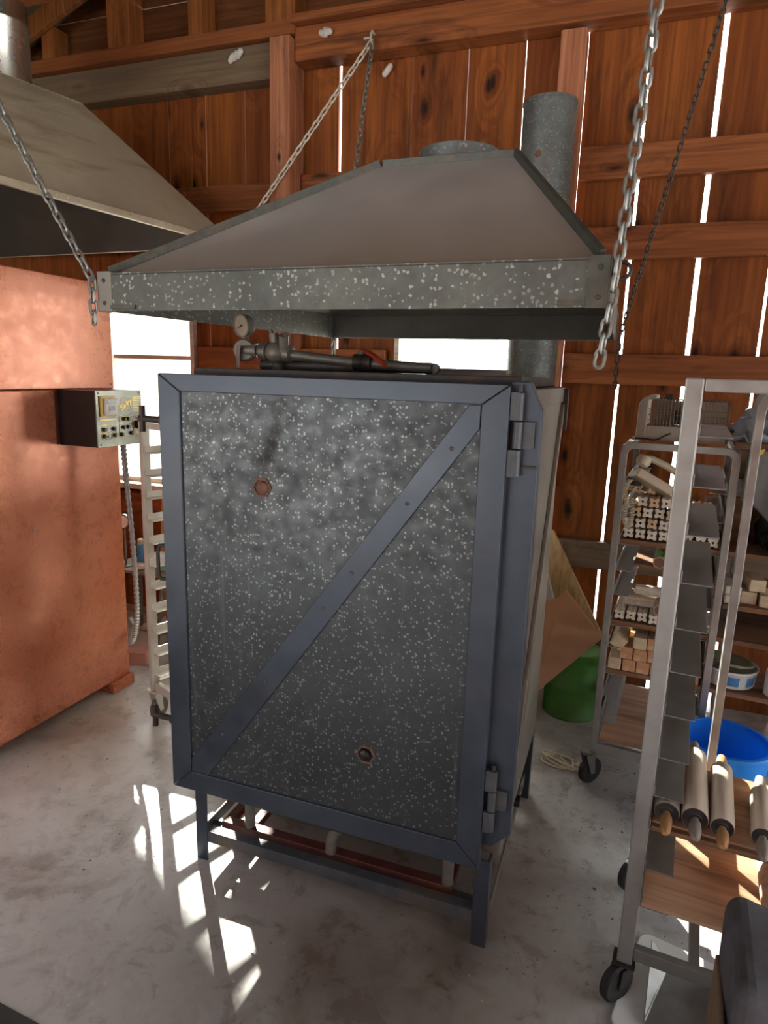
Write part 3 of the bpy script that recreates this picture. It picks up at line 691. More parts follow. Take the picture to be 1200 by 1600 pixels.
# ------------------------------------------------------------------ red kiln at the left
RX = -2.28
RK = thing('red_kiln', 'tall glossy orange-red metal kiln at the left edge under the big hood', 'kiln', (-2.8, 1.8, 0))
def rk(): return MB((-2.8, 1.8, 0))
rk().box(-3.4, RX-.004, 1.1, 2.565, .055, 1.494).build('body', M['red'], RK, .006)
rk().box(-3.4, RX, 1.1, 2.55, 1.496, 1.962).build('upper_shell', M['red'], RK, .004)
for x0, y0 in ((-3.38, 1.15), (RX-.13, 1.15), (-3.38, 2.42), (RX-.118, 2.42)): rk().box(x0, x0+.135, y0, y0+.15, 0, .054).build('foot', M['red'], RK, .003)
for (yy, zz) in ((2.53, 1.515), (2.53, 1.94), (1.92, 1.945), (2.04, .92), (2.42, .81), (1.64, .92)): rk().lathe([(.006, 0), (.004, .003), (0, .004)], (RX-(.004 if zz < 1.49 else 0), yy, zz), (1, 0, 0), 8).build('bolt_head', M['gray_steel'], RK)

# control box on its flank
CB = thing('control_box', 'black kiln control box with gold-printed panel fixed to the red kiln', 'control box', (RX-.003, 2.35, 1.379))
def cb(): return MB((RX-.003, 2.35, 1.379))
cx0, cx1, cy0, cy1, cz0, cz1 = RX-.002, -2.077, 2.214, 2.488, 1.260, 1.4955
cb().box(cx0, cx1-.004, cy0, cy1, cz0, cz1).build('housing', M['black'], CB, .003)
cb().box(cx0-.0005, cx0+.004, cy0-.02, cy0-.001, cz0+.003, cz1-.003).build('mounting_flange', M['maroon'], CB, .001)
cp = cb().box(cx1-.0035, cx1, cy0-.001, cy1+.001, cz0-.001, cz1+.001).build('control_panel', M['panel'], CB, .001)
PX = cx1
W_, H_ = cy1-cy0, cz1-cz0
def pp(u, v): return (cy0 + u*W_, cz1 - v*H_)      # panel fractions: u along the panel, v downward
def prect(mb, u0, v0, u1, v1, t=.0015, base=0):
    y0, z1 = pp(u0, v0); y1, z0 = pp(u1, v1); mb.box(PX+base, PX+base+t, y0, y1, z0, z1)
def pframe(mb, u0, v0, u1, v1, t=.0012, r=.008):
    y0, z1 = pp(u0, v0); y1, z0 = pp(u1, v1); path = []
    for (cy, cz, a0) in ((y1-r, z1-r, 0), (y0+r, z1-r, PI/2), (y0+r, z0+r, PI), (y1-r, z0+r, 1.5*PI)):
        for j in range(4): a_ = a0+PI/2*j/3; path.append((PX+.0006, cy+r*math.cos(a_), cz+r*math.sin(a_)))
    mb.tube(path, t, 6, True)
ti = cb(); prect(ti, .07, .09, .38, .45, .008); tio = ti.build('timer_frame', M['amber'], cp, .001)
ti = cb(); prect(ti, .13, .135, .38, .42, .010, .0082); ti.build('timer_body', M['white_plastic'], cp, .001)
ti = cb(); prect(ti, .16, .155, .36, .23, .001, .0183); prect(ti, .19, .265, .325, .345, .001, .0183); ti.build('timer_display', M['lcd'], cp)
gd = cb()
pframe(gd, .47, .47, .77, .57); pframe(gd, .47, .61, .78, .85); pframe(gd, .80, .47, .985, .83)
pframe(gd, .08, .63, .40, .735); pframe(gd, .08, .76, .29, .865); pframe(gd, .31, .75, .40, .85, r=.005)
prect(gd, .06, .50, .40, .525, .0008)
for v in (.60, .745): prect(gd, .10, v, .20, v+.012, .0008)
prect(gd, .48, .445, .55, .457, .0008); prect(gd, .48, .585, .57, .597, .0008)
for i in range(9):
    v = .115 + i*.033; prect(gd, .80, v, .985 - (.05 if i in (4, 8) else 0), v+.014, .0008)
for v in (.77, .80): prect(gd, .84, v, .95, v+.01, .0008)
y_, z_ = pp(.63, .25); gd.tube([(PX+.0006, y_+.034*math.cos(2*PI*j/32), z_+.034*math.sin(2*PI*j/32)) for j in range(32)], .0007, 5, True)
gd.build('gold_print', M['gold'], cp)
kn = cb()
for u, v in ((.13, .685), (.34, .685), (.13, .81), (.355, .80), (.56, .67), (.66, .67), (.51, .80), (.73, .79), (.58, .52), (.66, .52)):
    y_, z_ = pp(u, v); kn.lathe([(.0085, 0), (.0085, .007), (.006, .012), (0, .012)], (PX, y_, z_), (1, 0, 0), 12)
kn.build('switch', M['black'], cp)
lm = cb()
for u, v in ((.215, .69), (.24, .815), (.60, .70), (.88, .505)): y_, z_ = pp(u, v); lm.lathe([(.006, 0), (.006, .004), (0, .006)], (PX, y_, z_), (1, 0, 0), 10)
lm.build('indicator', M['white_plastic'], cp)
y_, z_ = pp(.885, .64); db = cb(); db.lathe([(.018, 0), (.018, .022), (.012, .024), (0, .024)], (PX, y_, z_), (1, 0, 0), 18); dbo = db.build('dial_knob', M['black'], cp)
y_, z_ = pp(.93, .65); db = cb(); db.lathe([(.014, .012), (.017, .014), (.017, .032), (.012, .036), (0, .036)], (PX, y_, z_), (1, 0, 0), 18); db.build('push_button', M['white_plastic'], cp)
sc_ = cb()
for u, v in ((.05, .04), (.95, .04), (.06, .955), (.95, .955)): y_, z_ = pp(u, v); sc_.lathe([(.005, 0), (.004, .002), (0, .003)], (PX, y_, z_), (1, 0, 0), 8)
sc_.build('panel_screw', M['gray_steel'], cp)
fc = bpy.data.curves.new('logo_lettering', 'FONT'); fc.body = 'Bailey'; fc.size = .034; fc.shear = .35; fc.extrude = .0006; fc.offset = .0007; fc.align_x = 'CENTER'; fc.align_y = 'CENTER'
fc.materials.append(M['gold'])
tmp = bpy.data.objects.new('logo_curve', fc); lo = bpy.data.objects.new('logo_lettering', bpy.data.meshes.new_from_object(tmp)); bpy.data.objects.remove(tmp)
if not lo.data.materials: lo.data.materials.append(M['gold'])
COL.objects.link(lo); lo.parent = cp
y_, z_ = pp(.62, .26); lo.location = (PX+.0012-(RX-.003), y_-2.35, z_-1.379)
lo.rotation_euler = (Matrix.Rotation(R(28), 3, Vector((1, 0, 0))) @ Matrix(((0, 0, 1), (1, 0, 0), (0, 1, 0)))).to_euler()

# ribbed conduit hanging from the box
cd = MB((-2.2, 2.5, .2)); path = []
ctrl = [Vector(q) for q in ((-2.125, 2.415, 1.259), (-2.115, 2.415, 1.07), (-2.09, 2.405, .81), (-2.082, 2.405, .585), (-2.087, 2.405, .42), (-2.125, 2.415, .315), (-2.18, 2.46, .28), (-2.255, 2.575, .295), (-2.29, 2.59, .34))]
def spline(c, n):
    out = []
    for i in range(len(c)-1):
        p0, p1, p2, p3 = c[max(0, i-1)], c[i], c[i+1], c[min(len(c)-1, i+2)]
        for j in range(n):
            t = j/n; out.append(.5*((2*p1)+(-p0+p2)*t+(2*p0-5*p1+4*p2-p3)*t*t+(-p0+3*p1-3*p2+p3)*t**3))
    return out + [c[-1]]
path = spline(ctrl, 36)
cd.tube(path, .013, 10, radii=[.0135 if i % 4 < 2 else .0105 for i in range(len(path))])
tag(cd.build('flexible_conduit', M['alu']), 'ribbed grey flexible conduit looping down from the control box', 'conduit')

# ------------------------------------------------------------------ racks
def rot5(o, th):
    c, s = math.cos(th), math.sin(th)
    return lambda x, y, z: (o[0]+c*x-s*y, o[1]+s*x+c*y, z)
def uframe(x0, x1, y, z0, zt_, r=.05):
    pts = [(x0, y, z0), (x0, y, zt_-r)]
    for j in range(1, 6): a_ = PI - PI/2*j/6; pts.append((x0+r+r*math.cos(a_), y, zt_-r+r*math.sin(a_)))
    pts.append((x0+r, y, zt_)); pts.append((x1-r, y, zt_))
    for j in range(1, 6): a_ = PI/2 - PI/2*j/6; pts.append((x1-r+r*math.cos(a_), y, zt_-r+r*math.sin(a_)))
    pts += [(x1, y, zt_-r), (x1, y, z0)]
    return pts
def caster(parent, x, y, top, rw=.05, ang=.5, m='alu_dark'):
    c = MB(); c.box(x-.028, x+.028, y-.028, y+.028, top-.004, top); c.cyl((x, y, top-.004), (x, y, top-.018), .018, n=12)
    ca, sa = math.cos(ang), math.sin(ang)
    tr = Vector((ca, sa, 0)); sd = Vector((-sa, ca, 0)); ct = Vector((x, y, rw)) + tr*.02
    for s_ in (-1, 1):
        b = Vector((x, y, top-.016)) + sd*(.017*s_); e_ = ct + sd*(.017*s_)
        c.add([b-tr*.022, b+tr*.022, e_+tr*.010-Vector((0,0,.008)), e_-tr*.010-Vector((0,0,.008)), b-tr*.022+sd*.003*s_, b+tr*.022+sd*.003*s_, e_+tr*.010+sd*.003*s_-Vector((0,0,.008)), e_-tr*.010+sd*.003*s_-Vector((0,0,.008))], [(0,1,2,3), (4,7,6,5), (0,4,5,1), (1,5,6,2), (2,6,7,3), (3,7,4,0)])
    o = c.build('caster', M[m], parent)
    wv = MB(); wv.lathe([(.012, -.013), (rw-.006, -.013), (rw, -.008), (rw, .008), (rw-.006, .013), (.012, .013)], ct, sd, 22); wv.cyl(ct-sd*.018, ct+sd*.018, .006, n=8)
    wv.build('wheel', M['rubber'] if m != 'alu_sunlit' else M['pipe_gray'], o)
def slide(parent, x, y0, y1, z, w, side, m='alu_dark', name='tray_slide'):
    """L-section tray runner: upright flange against the post, ledge pointing inward"""
    xx = x+w*side
    s_ = MB(); s_.box(min(x, x+.003*side), max(x, x+.003*side), y0, y1, z, z+.026); s_.box(min(x, xx), max(x, xx), y0, y1, z-.003, z-.0001)
    return s_.build(name, M[m], parent, .0008)

# tall aluminium rack in front at the right
TA = R(-5); oA = (.128, 1.593); LA = rot5(oA, TA)
A = thing('bakery_rack', 'tall aluminium tray rack nearest the camera at the right, with rolling pins on it', 'rack', (*oA, 0), TA)
wA, dA = .52, .47
for x0 in (-.018, wA-.02):
    for y0 in (0, dA-.025): MB().box(x0, x0+.038, y0, y0+.025, .118, 1.612).build('post', M['alu'], A, .004)
MB().box(.021, wA-.021, .001, .024, 1.583, 1.611).build('top_bar', M['alu'], A, .003)
MB().box(.021, wA-.021, dA-.024, dA-.001, 1.583, 1.611).build('top_bar', M['alu'], A, .003)
for x0 in (-.012, wA-.014): MB().box(x0, x0+.026, .026, dA-.026, 1.583, 1.611).build('side_bar', M['alu_dark'], A, .003)
for y0 in (.001, dA-.024): MB().box(.021, wA-.021, y0, y0+.023, .135, .172).build('bottom_rail', M['alu_dark'], A, .003)
for x0 in (-.012, wA-.014): MB().box(x0, x0+.026, .026, dA-.026, .135, .172).build('bottom_rail', M['alu_dark'], A, .003)
MB().box(.15, .175, .0245, dA-.0245, .138, .170).build('bottom_rail', M['alu_dark'], A, .003)
for zz in (1.489, 1.378, 1.268, 1.157, 1.047, .940, .829, .717, .614, .523, .41, .300):
    slide(A, .0205, .004, dA-.004, zz, .068, 1); slide(A, wA-.0205, .004, dA-.004, zz, .068, -1)
for (x, y) in ((0, .02), (wA, .02), (0, dA-.02), (wA, dA-.02)): caster(A, x, y, .117, .054, -2.2 if x == 0 else .9, 'iron')
sb = thing('plywood_shelf', 'pale plywood board in the near rack carrying the rolling pins', 'board', LA(.26, .235, .5235), TA)
MB().box(-.235, .235, -.22, .085, 0, .016).build('sheet', M['ply'], sb, .002)
MB().box(-.235, .235, -.238, -.221, -.001, .012).build('front_batten', M['plank'], sb, .002)
sb = thing('plywood_shelf', 'pinkish plywood sheet on the lowest runners of the near rack, below the rolling pins', 'board', LA(.26, .235, .3005), TA)
MB().box(-.236, .236, -.232, .225, 0, .012).build('sheet', M['ply'], sb, .001)

# rolling pins
def pin(label, x, yf, L, r, ang, mats, hl=.065):
    t = thing('rolling_pin', label, 'rolling pin', LA(x, yf, .5395+r), TA+ang, 'rolling pins on the near rack')
    MB().lathe([(r*.45, 0), (r-.003, 0), (r, .004), (r, L-.004), (r-.003, L), (r*.45, L)], (0, 0, 0), (0, 1, 0), 28).build('roller', M[mats[0]], t)
    MB().lathe([(r*.92, -.0008), (r*.55, -.0012), (r*.45, -.004)], (0, 0, 0), (0, 1, 0), 24).build('end_bush', M['iron'], t)
    for s_, y0 in ((-1, 0), (1, L)):
        MB().lathe([(.0085, 0.001), (.009, .008), (.0135, .022), (.0145, hl*.55), (.011, hl*.9), (.005, hl), (0, hl)], (0, y0, 0), (0, s_, 0), 16).build('handle', M[mats[1]], t)
pin('brown-handled rolling pin leftmost on the near rack, half under a runner', .055, .015, .26, .030, 0, ('gray_wood', 'handle_wood'), .085)
pin('grey-handled wooden rolling pin second from the left on the near rack', .118, .02, .30, .031, .01, ('pale_wood', 'gray_wood'), .08)
pin('sunlit pale rolling pin with short brown handles, third from the left', .178, .02, .27, .027, -.02, ('pale_wood', 'handle_wood'), .075)
pin('slimmer rolling pin with long grey handles standing apart at right of the near rack', .263, .03, .19, .025, -.05, ('pale_wood', 'gray_wood'), .085)
t = thing('rolling_pin', 'thick pinkish wooden roller leaning at the right edge of the lower plywood sheet', 'rolling pin', LA(.325, .09, .346), TA, 'rolling pins on the near rack')
MB().lathe([(.028, -.09), (.033, -.085), (.033, .22), (.028, .225)], (0, 0, 0), (0, 1, 0), 24).build('roller', M['ply'], t)

# bent-tube frame rack at the right edge
Cc = thing('tube_rack', 'rack with rounded bent-tube aluminium frame at the right edge behind the rolling pins', 'rack', (.345, 2.1, 0))
MB().tube(uframe(0, .62, 0, .10, 1.585, .06), .018, 4, rot=PI/4, sx=.9, sy=.9).build('front_frame', M['alu'], Cc, .002)
MB().tube(uframe(.16, .62, 1.08, .10, 1.585, .06), .018, 4, rot=PI/4).build('rear_frame', M['alu_dark'], Cc, .002)
MB().box(.606, .634, .016, 1.064, .14, .17).build('bottom_rail', M['alu_dark'], Cc)
MB().box(.606, .634, .016, 1.064, 1.4, 1.43).build('side_rail', M['alu_dark'], Cc)
for x, y in ((0, 0), (.62, 0), (.16, 1.08), (.62, 1.08)): caster(Cc, x, y, .10, .036, .8)
for zz in (1.009, .80, .690, .492): slide(Cc, .604, -.01, 1.09, zz, .07, -1)

# shelving rack behind
TB = R(-5); oB = (-.004, 2.567); LB = rot5(oB, TB)
B = thing('shelf_rack', 'narrow aluminium tray rack against the back wall holding kiln posts and bricks', 'rack', (*oB, 0), TB)
wB, dB = .37, .60
for y0, m in ((0, 'alu'), (dB, 'alu_dark')):
    MB().tube(uframe(.005, wB, y0, .15, 1.375, .035), .0175, 4, rot=PI/4).build('end_frame', M[m], B, .002)
    MB().box(-.007, wB+.012, y0-.012, y0+.012, .15, .19).build('bottom_rail', M['alu'], B, .003)
for x0 in (-.006, wB-.011): MB().box(x0, x0+.022, .013, dB-.013, 1.35, 1.372).build('side_bar', M['alu'], B, .002); 
for x0 in (-.006, wB-.011): MB().box(x0, x0+.022, .013, dB-.013, .155, .185).build('bottom_rail', M['alu'], B, .002)
for zz in (1.229, 1.127, 1.009, .908, .812, .690, .602, .492, .397, .287):
    slide(B, .0185, -.005, dB, zz, .055, 1, 'alu'); slide(B, wB-.0135, -.005, dB, zz, .055, -1)
for x, y in ((0, .0), (wB, .0), (0, dB), (wB, dB)): caster(B, x-.015, y, .149, .055, .9)
def plank(label, x0, x1, y0, y1, zt_, th=.018, m='plank'):
    t = thing('shelf_plank', label, 'shelf board', LB((x0+x1)/2, (y0+y1)/2, zt_-th), TB, 'shelf boards of the back racks')
    MB().box(-(x1-x0)/2, (x1-x0)/2, -(y1-y0)/2, (y1-y0)/2, 0, th).build('board', M[m], t, .0015)
S1, S2, S3, S4 = 1.027, .708, .510, .190
plank('long brown shelf board under the big pile of kiln posts', .022, .93, .0, .54, S1)
plank('long brown shelf board under the loose kiln posts and clay tubes', .022, .93, .0, .54, S2)
plank('long brown shelf board carrying the firebricks and the white tub', .022, .93, .0, .24, S3)
plank('short brown board at right carrying small buff blocks', .392, .92, .06, .52, .818)
plank('thin dark board under the two open clay tubes', .075, .345, .06, .52, .924, .012)
plank('worn plywood board on the bottom rails of the back rack', .022, .345, .016, .56, .208, .014, 'ply')

# X-section kiln posts
def post_mesh():
    mb = MB(); n = 40; L = .30
    outer = []
    for j in range(n):
        a_ = 2*PI*j/n; rr = .0172 + .0050*math.cos(4*(a_-PI/4)) ; outer.append((rr*math.cos(a_), rr*math.sin(a_)))
    inner = [(.0045*math.cos(2*PI*j/n), .0045*math.sin(2*PI*j/n)) for j in range(n)]
    vs = [(x, 0, z) for x, z in outer] + [(x, L, z) for x, z in outer] + [(x, 0, z) for x, z in inner] + [(x, L, z) for x, z in inner]
    fs = []
    for j in range(n):
        k = (j+1) % n
        fs += [(j, k, n+k, n+j), (2*n+j, 2*n+k, 3*n+k, 3*n+j), (j, k, 2*n+k, 2*n+j), (n+j, n+k, 3*n+k, 3*n+j)]
    mb.add(vs, fs, True)
    return mb
protos = {}
for m in ('kaolin', 'kaolin_tan'):
    protos[m] = None
ords = ['first', 'second', 'third', 'fourth', 'fifth', 'sixth', 'seventh', 'eighth']
def kpost(label, loc, rot, m, group):
    if protos[m] is None:
        o = post_mesh().build('kiln_post', M[m]); protos[m] = o
    else:
        o = protos[m].copy(); COL.objects.link(o)
    o.location = loc; o.rotation_euler = rot
    return tag(o, label, 'kiln post', group)
pz = .0395
rows = [(8, .048, 0), (8, .045, 1), (7, .066, 2), (4, .085, 3)]
rown = ['bottom', 'second', 'third', 'top']
for n_, x0, rI in rows:
    for i in range(n_):
        if rI == 3 and i == 3: continue
        m = 'kaolin_tan' if (i*7+rI*3) % 5 in (1, 2) and rI > 0 else 'kaolin'
        kpost('X-section ceramic kiln post, %s from left in the %s row of the big pile' % (ords[i], rown[rI]), LB(x0+.0405*i, .012+random.uniform(-.008, .012), S1+.0225+pz*1.02*rI), (0, random.uniform(-.06, .06), TB), m, 'kiln posts in the big pile')
for i in range(5):
    kpost('X-section kiln post lying on the middle shelf, %s from left' % ords[i], LB(.047+.0405*i, .01+random.uniform(-.01, .01), S2+.0225), (0, random.uniform(-.1, .1), TB), 'kaolin', 'kiln posts in a row on the middle shelf')
for i in range(3):
    kpost('X-section kiln post at right end of the middle shelf, %s of three' % ords[i], LB(.268+.041*i, .01, S2+.0225), (0, .05*i, TB), 'kaolin', 'kiln posts at right of the middle shelf')
for i, (y_, zz) in enumerate(((.09, .0625), (.135, .0625), (.11, .1025))):
    kpost('kiln post lying crosswise on the middle shelf row, %s' % ('nearest', 'behind the nearest', 'topmost')[i], LB(.05 + .02*i, y_, S2+zz), (0, 0, TB-PI/2), 'kaolin' if i != 1 else 'kaolin_tan', 'kiln posts lying crosswise')
    protos_last = bpy.context.scene.objects
for o in [o for o in COL.objects if o.get('group') == 'kiln posts lying crosswise']: o.scale = (1, .42, 1)
for i, x in enumerate((.062, .112)):
    o = kpost('short tan kiln post propped on top of the big pile, %s' % ('left one', 'right one')[i], LB(x, .06, S1+.0225+pz*1.02*4+.001), (0, .3, TB+.5), 'kaolin_tan', 'loose kiln posts under the telephone'); o.scale = (1, .45, 1)

def ctube(label, x, y0, z0, L, r, base):
    t = thing('clay_tube', label, 'tube', LB(x, y0, z0), TB, 'open clay tubes')
    MB().lathe([(r-.004, 0), (r, 0), (r, L), (r-.004, L)], (0, 0, 0), (0, 1, 0), 24, True).build('tube_wall', M['clay_tube'], t)
    MB().lathe([(r-.0042, .002), (r-.0042, L-.001)], (0, 0, 0), (0, 1, 0), 24).build('bore', M['tube_in'], t)
ctube('open buff clay tube under the pile at left of the post', .165, .03, .924+.0225, .3, .0225, 0)
ctube('open buff clay tube lying at right on the thin dark board', .306, .03, .924+.0265, .3, .0265, 0)
ctube('clay tube slanting over the kiln posts on the middle shelf', .185, -.01, S2+.045+.0225, .24, .0215, 0)
# green leafy sprig beside the left tube
sp = MB(LB(.168, .05, .97))
for a_ in (-.9, -.3, .4, 1.0):
    b0 = Vector(LB(.168, .05, .968)); d_ = Vector((math.sin(a_)*.03, -.02, .025+.01*math.cos(a_*3)))
    s_ = Vector((.008, 0, .003)); sp.add([b0, b0+d_*.5+s_, b0+d_, b0+d_*.5-s_], [(0, 1, 2, 3)])
sb_ = sp.build('green_sprig', M['green']); so = sb_.modifiers.new('s', 'SOLIDIFY'); so.thickness = .0015
tag(sb_, 'small dark green sprig on the left clay tube', 'sprig')

def brick(label, x, z, m, tilt=0, y=.0, s=.047, L=.2):
    t = MB().box(-s/2, s/2, 0, L, -s/2, s/2).build('firebrick', M[m], None, .004, 3)
    t.location = LB(x, y, z); t.rotation_euler = (0, tilt, TB)
    return tag(t, label, 'brick', 'firebricks on the back rack')
b0 = S3+.0238
brick('buff firebrick at the left end of the bottom brick row', .048, b0, 'brick_b', 0, .0)
for i, x in enumerate((.1005, .150, .1995, .2485)):
    brick('orange firebrick in the bottom brick row, %s right of the buff one' % ('first', 'second', 'third', 'fourth')[i], x, b0, 'brick_o', 0, random.uniform(0, .015))
brick('orange firebrick with white splashes alone at the right end of the bottom row', .322, b0, 'brick_o', 0, .0)
brick('rounded orange firebrick with white spots, leftmost of the second brick row', .087, b0+.0478, 'brick_o', 0, .004)
brick('orange firebrick in the middle of the second brick row', .1365, b0+.0478, 'brick_o', 0, .0)
brick('orange firebrick at the right of the second brick row', .186, b0+.0478, 'brick_o', 0, .01)
brick('buff firebrick in the top brick row beside the rack post', .131, b0+.0956, 'brick_b', 0, .002)
brick('orange firebrick in the top brick row, partly behind the rack post', .1805, b0+.0956, 'brick_o', 0, .01)
brick('tilted buff firebrick leaning at the left above the others', .055, b0+.087, 'brick_b', R(32), .0, .050)

# small buff blocks on the short shelf
for i, (x, z_, y_, m, lab) in enumerate(((.42, .818+.0165, .07, 'kaolin', 'white fluted block at left of the short shelf, lower one'), (.42, .818+.0505, .07, 'kaolin', 'white fluted block at left of the short shelf, upper one'), (.475, .818+.023, .10, 'brick_b', 'buff block on the short shelf, lower left of the heap'), (.535, .818+.023, .08, 'brick_b', 'buff block on the short shelf, lower right of the heap'), (.50, .818+.07, .11, 'brick_b', 'buff block on top of the heap on the short shelf'))):
    hz2 = .033 if m == 'kaolin' else .045
    t = MB().box(-.026, .026, 0, .12, -hz2/2, hz2/2).build('kiln_block', M[m], None, .005 if m == 'kaolin' else .003)
    t.location = LB(x, y_, z_+(0 if m == 'kaolin' else .0)); t.rotation_euler = (0, 0, TB+(.15 if i == 4 else 0)); tag(t, lab, 'block', 'small blocks on the short shelf')

# white tub with lid, white jug
t = thing('plastic_tub', 'wide white plastic tub with blue label and sage green lid on the brick shelf', 'tub', LB(.448, .105, S3+.0005), TB)
MB().lathe([(.080, 0), (.084, .003), (.092, .060), (.095, .063), (.095, .069), (.089, .069), (.086, .006), (0, .006)], n=36).build('bowl', M['white_plastic'], t)
Lm = MB().lathe([(0, 0), (.080, 0), (.083, .004), (.080, .009), (.072, .010), (.068, .007), (0, .007)], (-.004, .004, .079), (.10, .08, 1), n=36).build('lid', M['sage'], t); Lm['label'] = 'sage green lid'
lb = MB()
for k0, k1 in ((0, 3), (5, 8)):
    vs = []
    for j in range(k0, k1+1):
        a_ = R(262 + 9*j)
        for zz, rr in ((.014, .0866), (.050, .0917)): vs.append((rr*math.cos(a_), rr*math.sin(a_), zz))
    lb.add(vs, [(2*q_, 2*q_+2, 2*q_+3, 2*q_+1) for q_ in range(k1-k0)])
lb.build('printed_label', M['sky_blue'], t)['label'] = 'blue printed label'
t = thing('plastic_jar', 'white plastic jar at the right edge beside the tub', 'jar', LB(.60, .05, S3+.0005), TB)
MB().lathe([(.038, 0), (.042, .004), (.042, .09), (.030, .105), (.030, .115)], n=24).build('jar_body', M['white_plastic'], t); MB().lathe([(.032, .1155), (.033, .117), (.033, .133), (0, .134)], n=24).build('lid', M['sage'], t)
# dark box with pale block
t = MB().box(-.035, .035, 0, .18, 0, .17).build('cardboard_box', M['plank'], None, .003); t.location = LB(.40, .16, S1+.0005); t.rotation_euler = (0, 0, TB); tag(t, 'dark brown cardboard box behind the right post of the back rack', 'box')
t = MB().box(-.045, .03, 0, .09, 0, .055).build('wood_block', M['gray_wood'], None, .004); t.location = LB(.392, .165, S1+.1715); t.rotation_euler = (0, 0, TB); tag(t, 'pale weathered wood block on top of the dark cardboard box', 'block')

t = MB().box(-.075, .08, 0, .2, 0, .33).build('cardboard_box', M['plank'], None, .003); t.location = LB(.46, .345, S1+.0005); t.rotation_euler = (0, 0, TB); tag(t, 'added dark carton covering the bright wall gap behind the black bag on the upper shelf', 'box')  # added box that blocks daylight from the wall gap behind it
# telephone
T = thing('telephone', 'old cream telephone with curly cord heaped on the kiln posts', 'telephone', LB(.115, .03, S1+.192), TB+.25)
q = Matrix.Translation((0, 0, .02)) @ Matrix.Rotation(R(28), 4, 'Y') @ Matrix.Rotation(R(-18), 4, 'X')
ph = MB(); ph.box(-.075, .075, -.02, .10, -.012, .022, q); ph.build('phone_base', M['cream'], T, .007, 3)
hs = MB(); hs.tube([q @ Vector(v) for v in ((-.085, -.035, .05), (-.06, -.04, .062), (0, -.042, .066), (.06, -.04, .062), (.085, -.035, .05))], .016, 12, sy=.75)
hs.lathe([(.0, .016), (.024, .014), (.026, -.006), (.020, -.018), (0, -.018)], q @ Vector((-.08, -.035, .043)), q.to_3x3() @ Vector((0, 0, 1)), 16).lathe([(.0, .016), (.024, .014), (.026, -.006), (.020, -.018), (0, -.018)], q @ Vector((.08, -.035, .043)), q.to_3x3() @ Vector((0, 0, 1)), 16)
hs.build('handset', M['cream'], T)
kp = MB()
for i in range(4):
    for j in range(3): kp.box(-.02+.02*j, -.006+.02*j, .02+.018*i, .032+.018*i, .0222, .0252, q)
kp.build('keypad', M['lcd'], T, .001)
cc = MB(); base = [Vector(v) for v in ((-.09, -.045, .035), (-.105, -.05, .0), (-.095, -.052, -.05), (-.10, -.055, -.10), (-.085, -.055, -.135), (-.075, -.052, -.10), (-.08, -.05, -.03))]
bp = spline(base, 40); hp = []
for i, c_ in enumerate(bp):
    a_ = i*1.15; hp.append(c_ + Vector((math.cos(a_)*.007, math.sin(a_)*.007, 0)))
cc.tube(hp, .0022, 6); cc.build('curly_cord', M['cream'], T)

# fan heater with wire grille on top of the rack
Ht = thing('fan_heater', 'old metal fan heater with rounded end and wire grille on top of the back rack', 'heater', LB(.03, .10, 1.3885), TB)
hh = MB(); hh.box(.03, .305, 0, .19, 0, .055)
hh.build('base', M['steel_heater'], Ht, .004)
ew = MB(); pts = [(0, .0), (.035, 0), (.035, .15), (.06, .15), (.06, .165), (.045, .165)]
for j in range(7): a_ = PI/2 + PI/2*j/6; pts.append((.045+.045*math.cos(a_), .120+.045*math.sin(a_)))
ew.prism([(x, 0, z) for x, z in pts], (0, .19, 0)); ew.build('rounded_end', M['steel_heater'], Ht, .003)
gr = MB()
for i in range(24):
    x = .045 + .0113*i
    gr.tube([(x, .003, .056), (x, .003, .135), (x, .012, .148), (x, .03, .150), (x, .16, .150), (x, .187, .135), (x, .187, .056)], .0016, 5)
for zz in (.075, .095, .115): gr.cyl((.036, .004, zz), (.309, .004, zz), .0014, n=5)
for yy in (.04, .075, .11, .145): gr.cyl((.036, yy, .1505), (.309, yy, .1505), .0014, n=5)
gr.build('wire_grille', M['wire'], Ht)
MB().box(.05, .30, .13, .135, .056, .145).build('reflector', M['clay_tube'], Ht)
mo = MB(); mo.lathe([(.038, 0), (.038, .05), (.030, .055), (0, .055)], (.16, .115, .092), (0, -1, 0), 24); mo.build('fan_motor', M['iron'], Ht)
MB().tube(spline([Vector(v) for v in ((.12, -.006, .03), (.10, -.012, .02), (.07, -.012, .004), (.03, -.01, .006), (.0, -.012, .004))], 8), .003, 6).build('power_cord', M['rubber'], Ht)
MB().box(.085, .11, .09, .11, .152, .17).build('top_knob', M['iron'], Ht, .002)

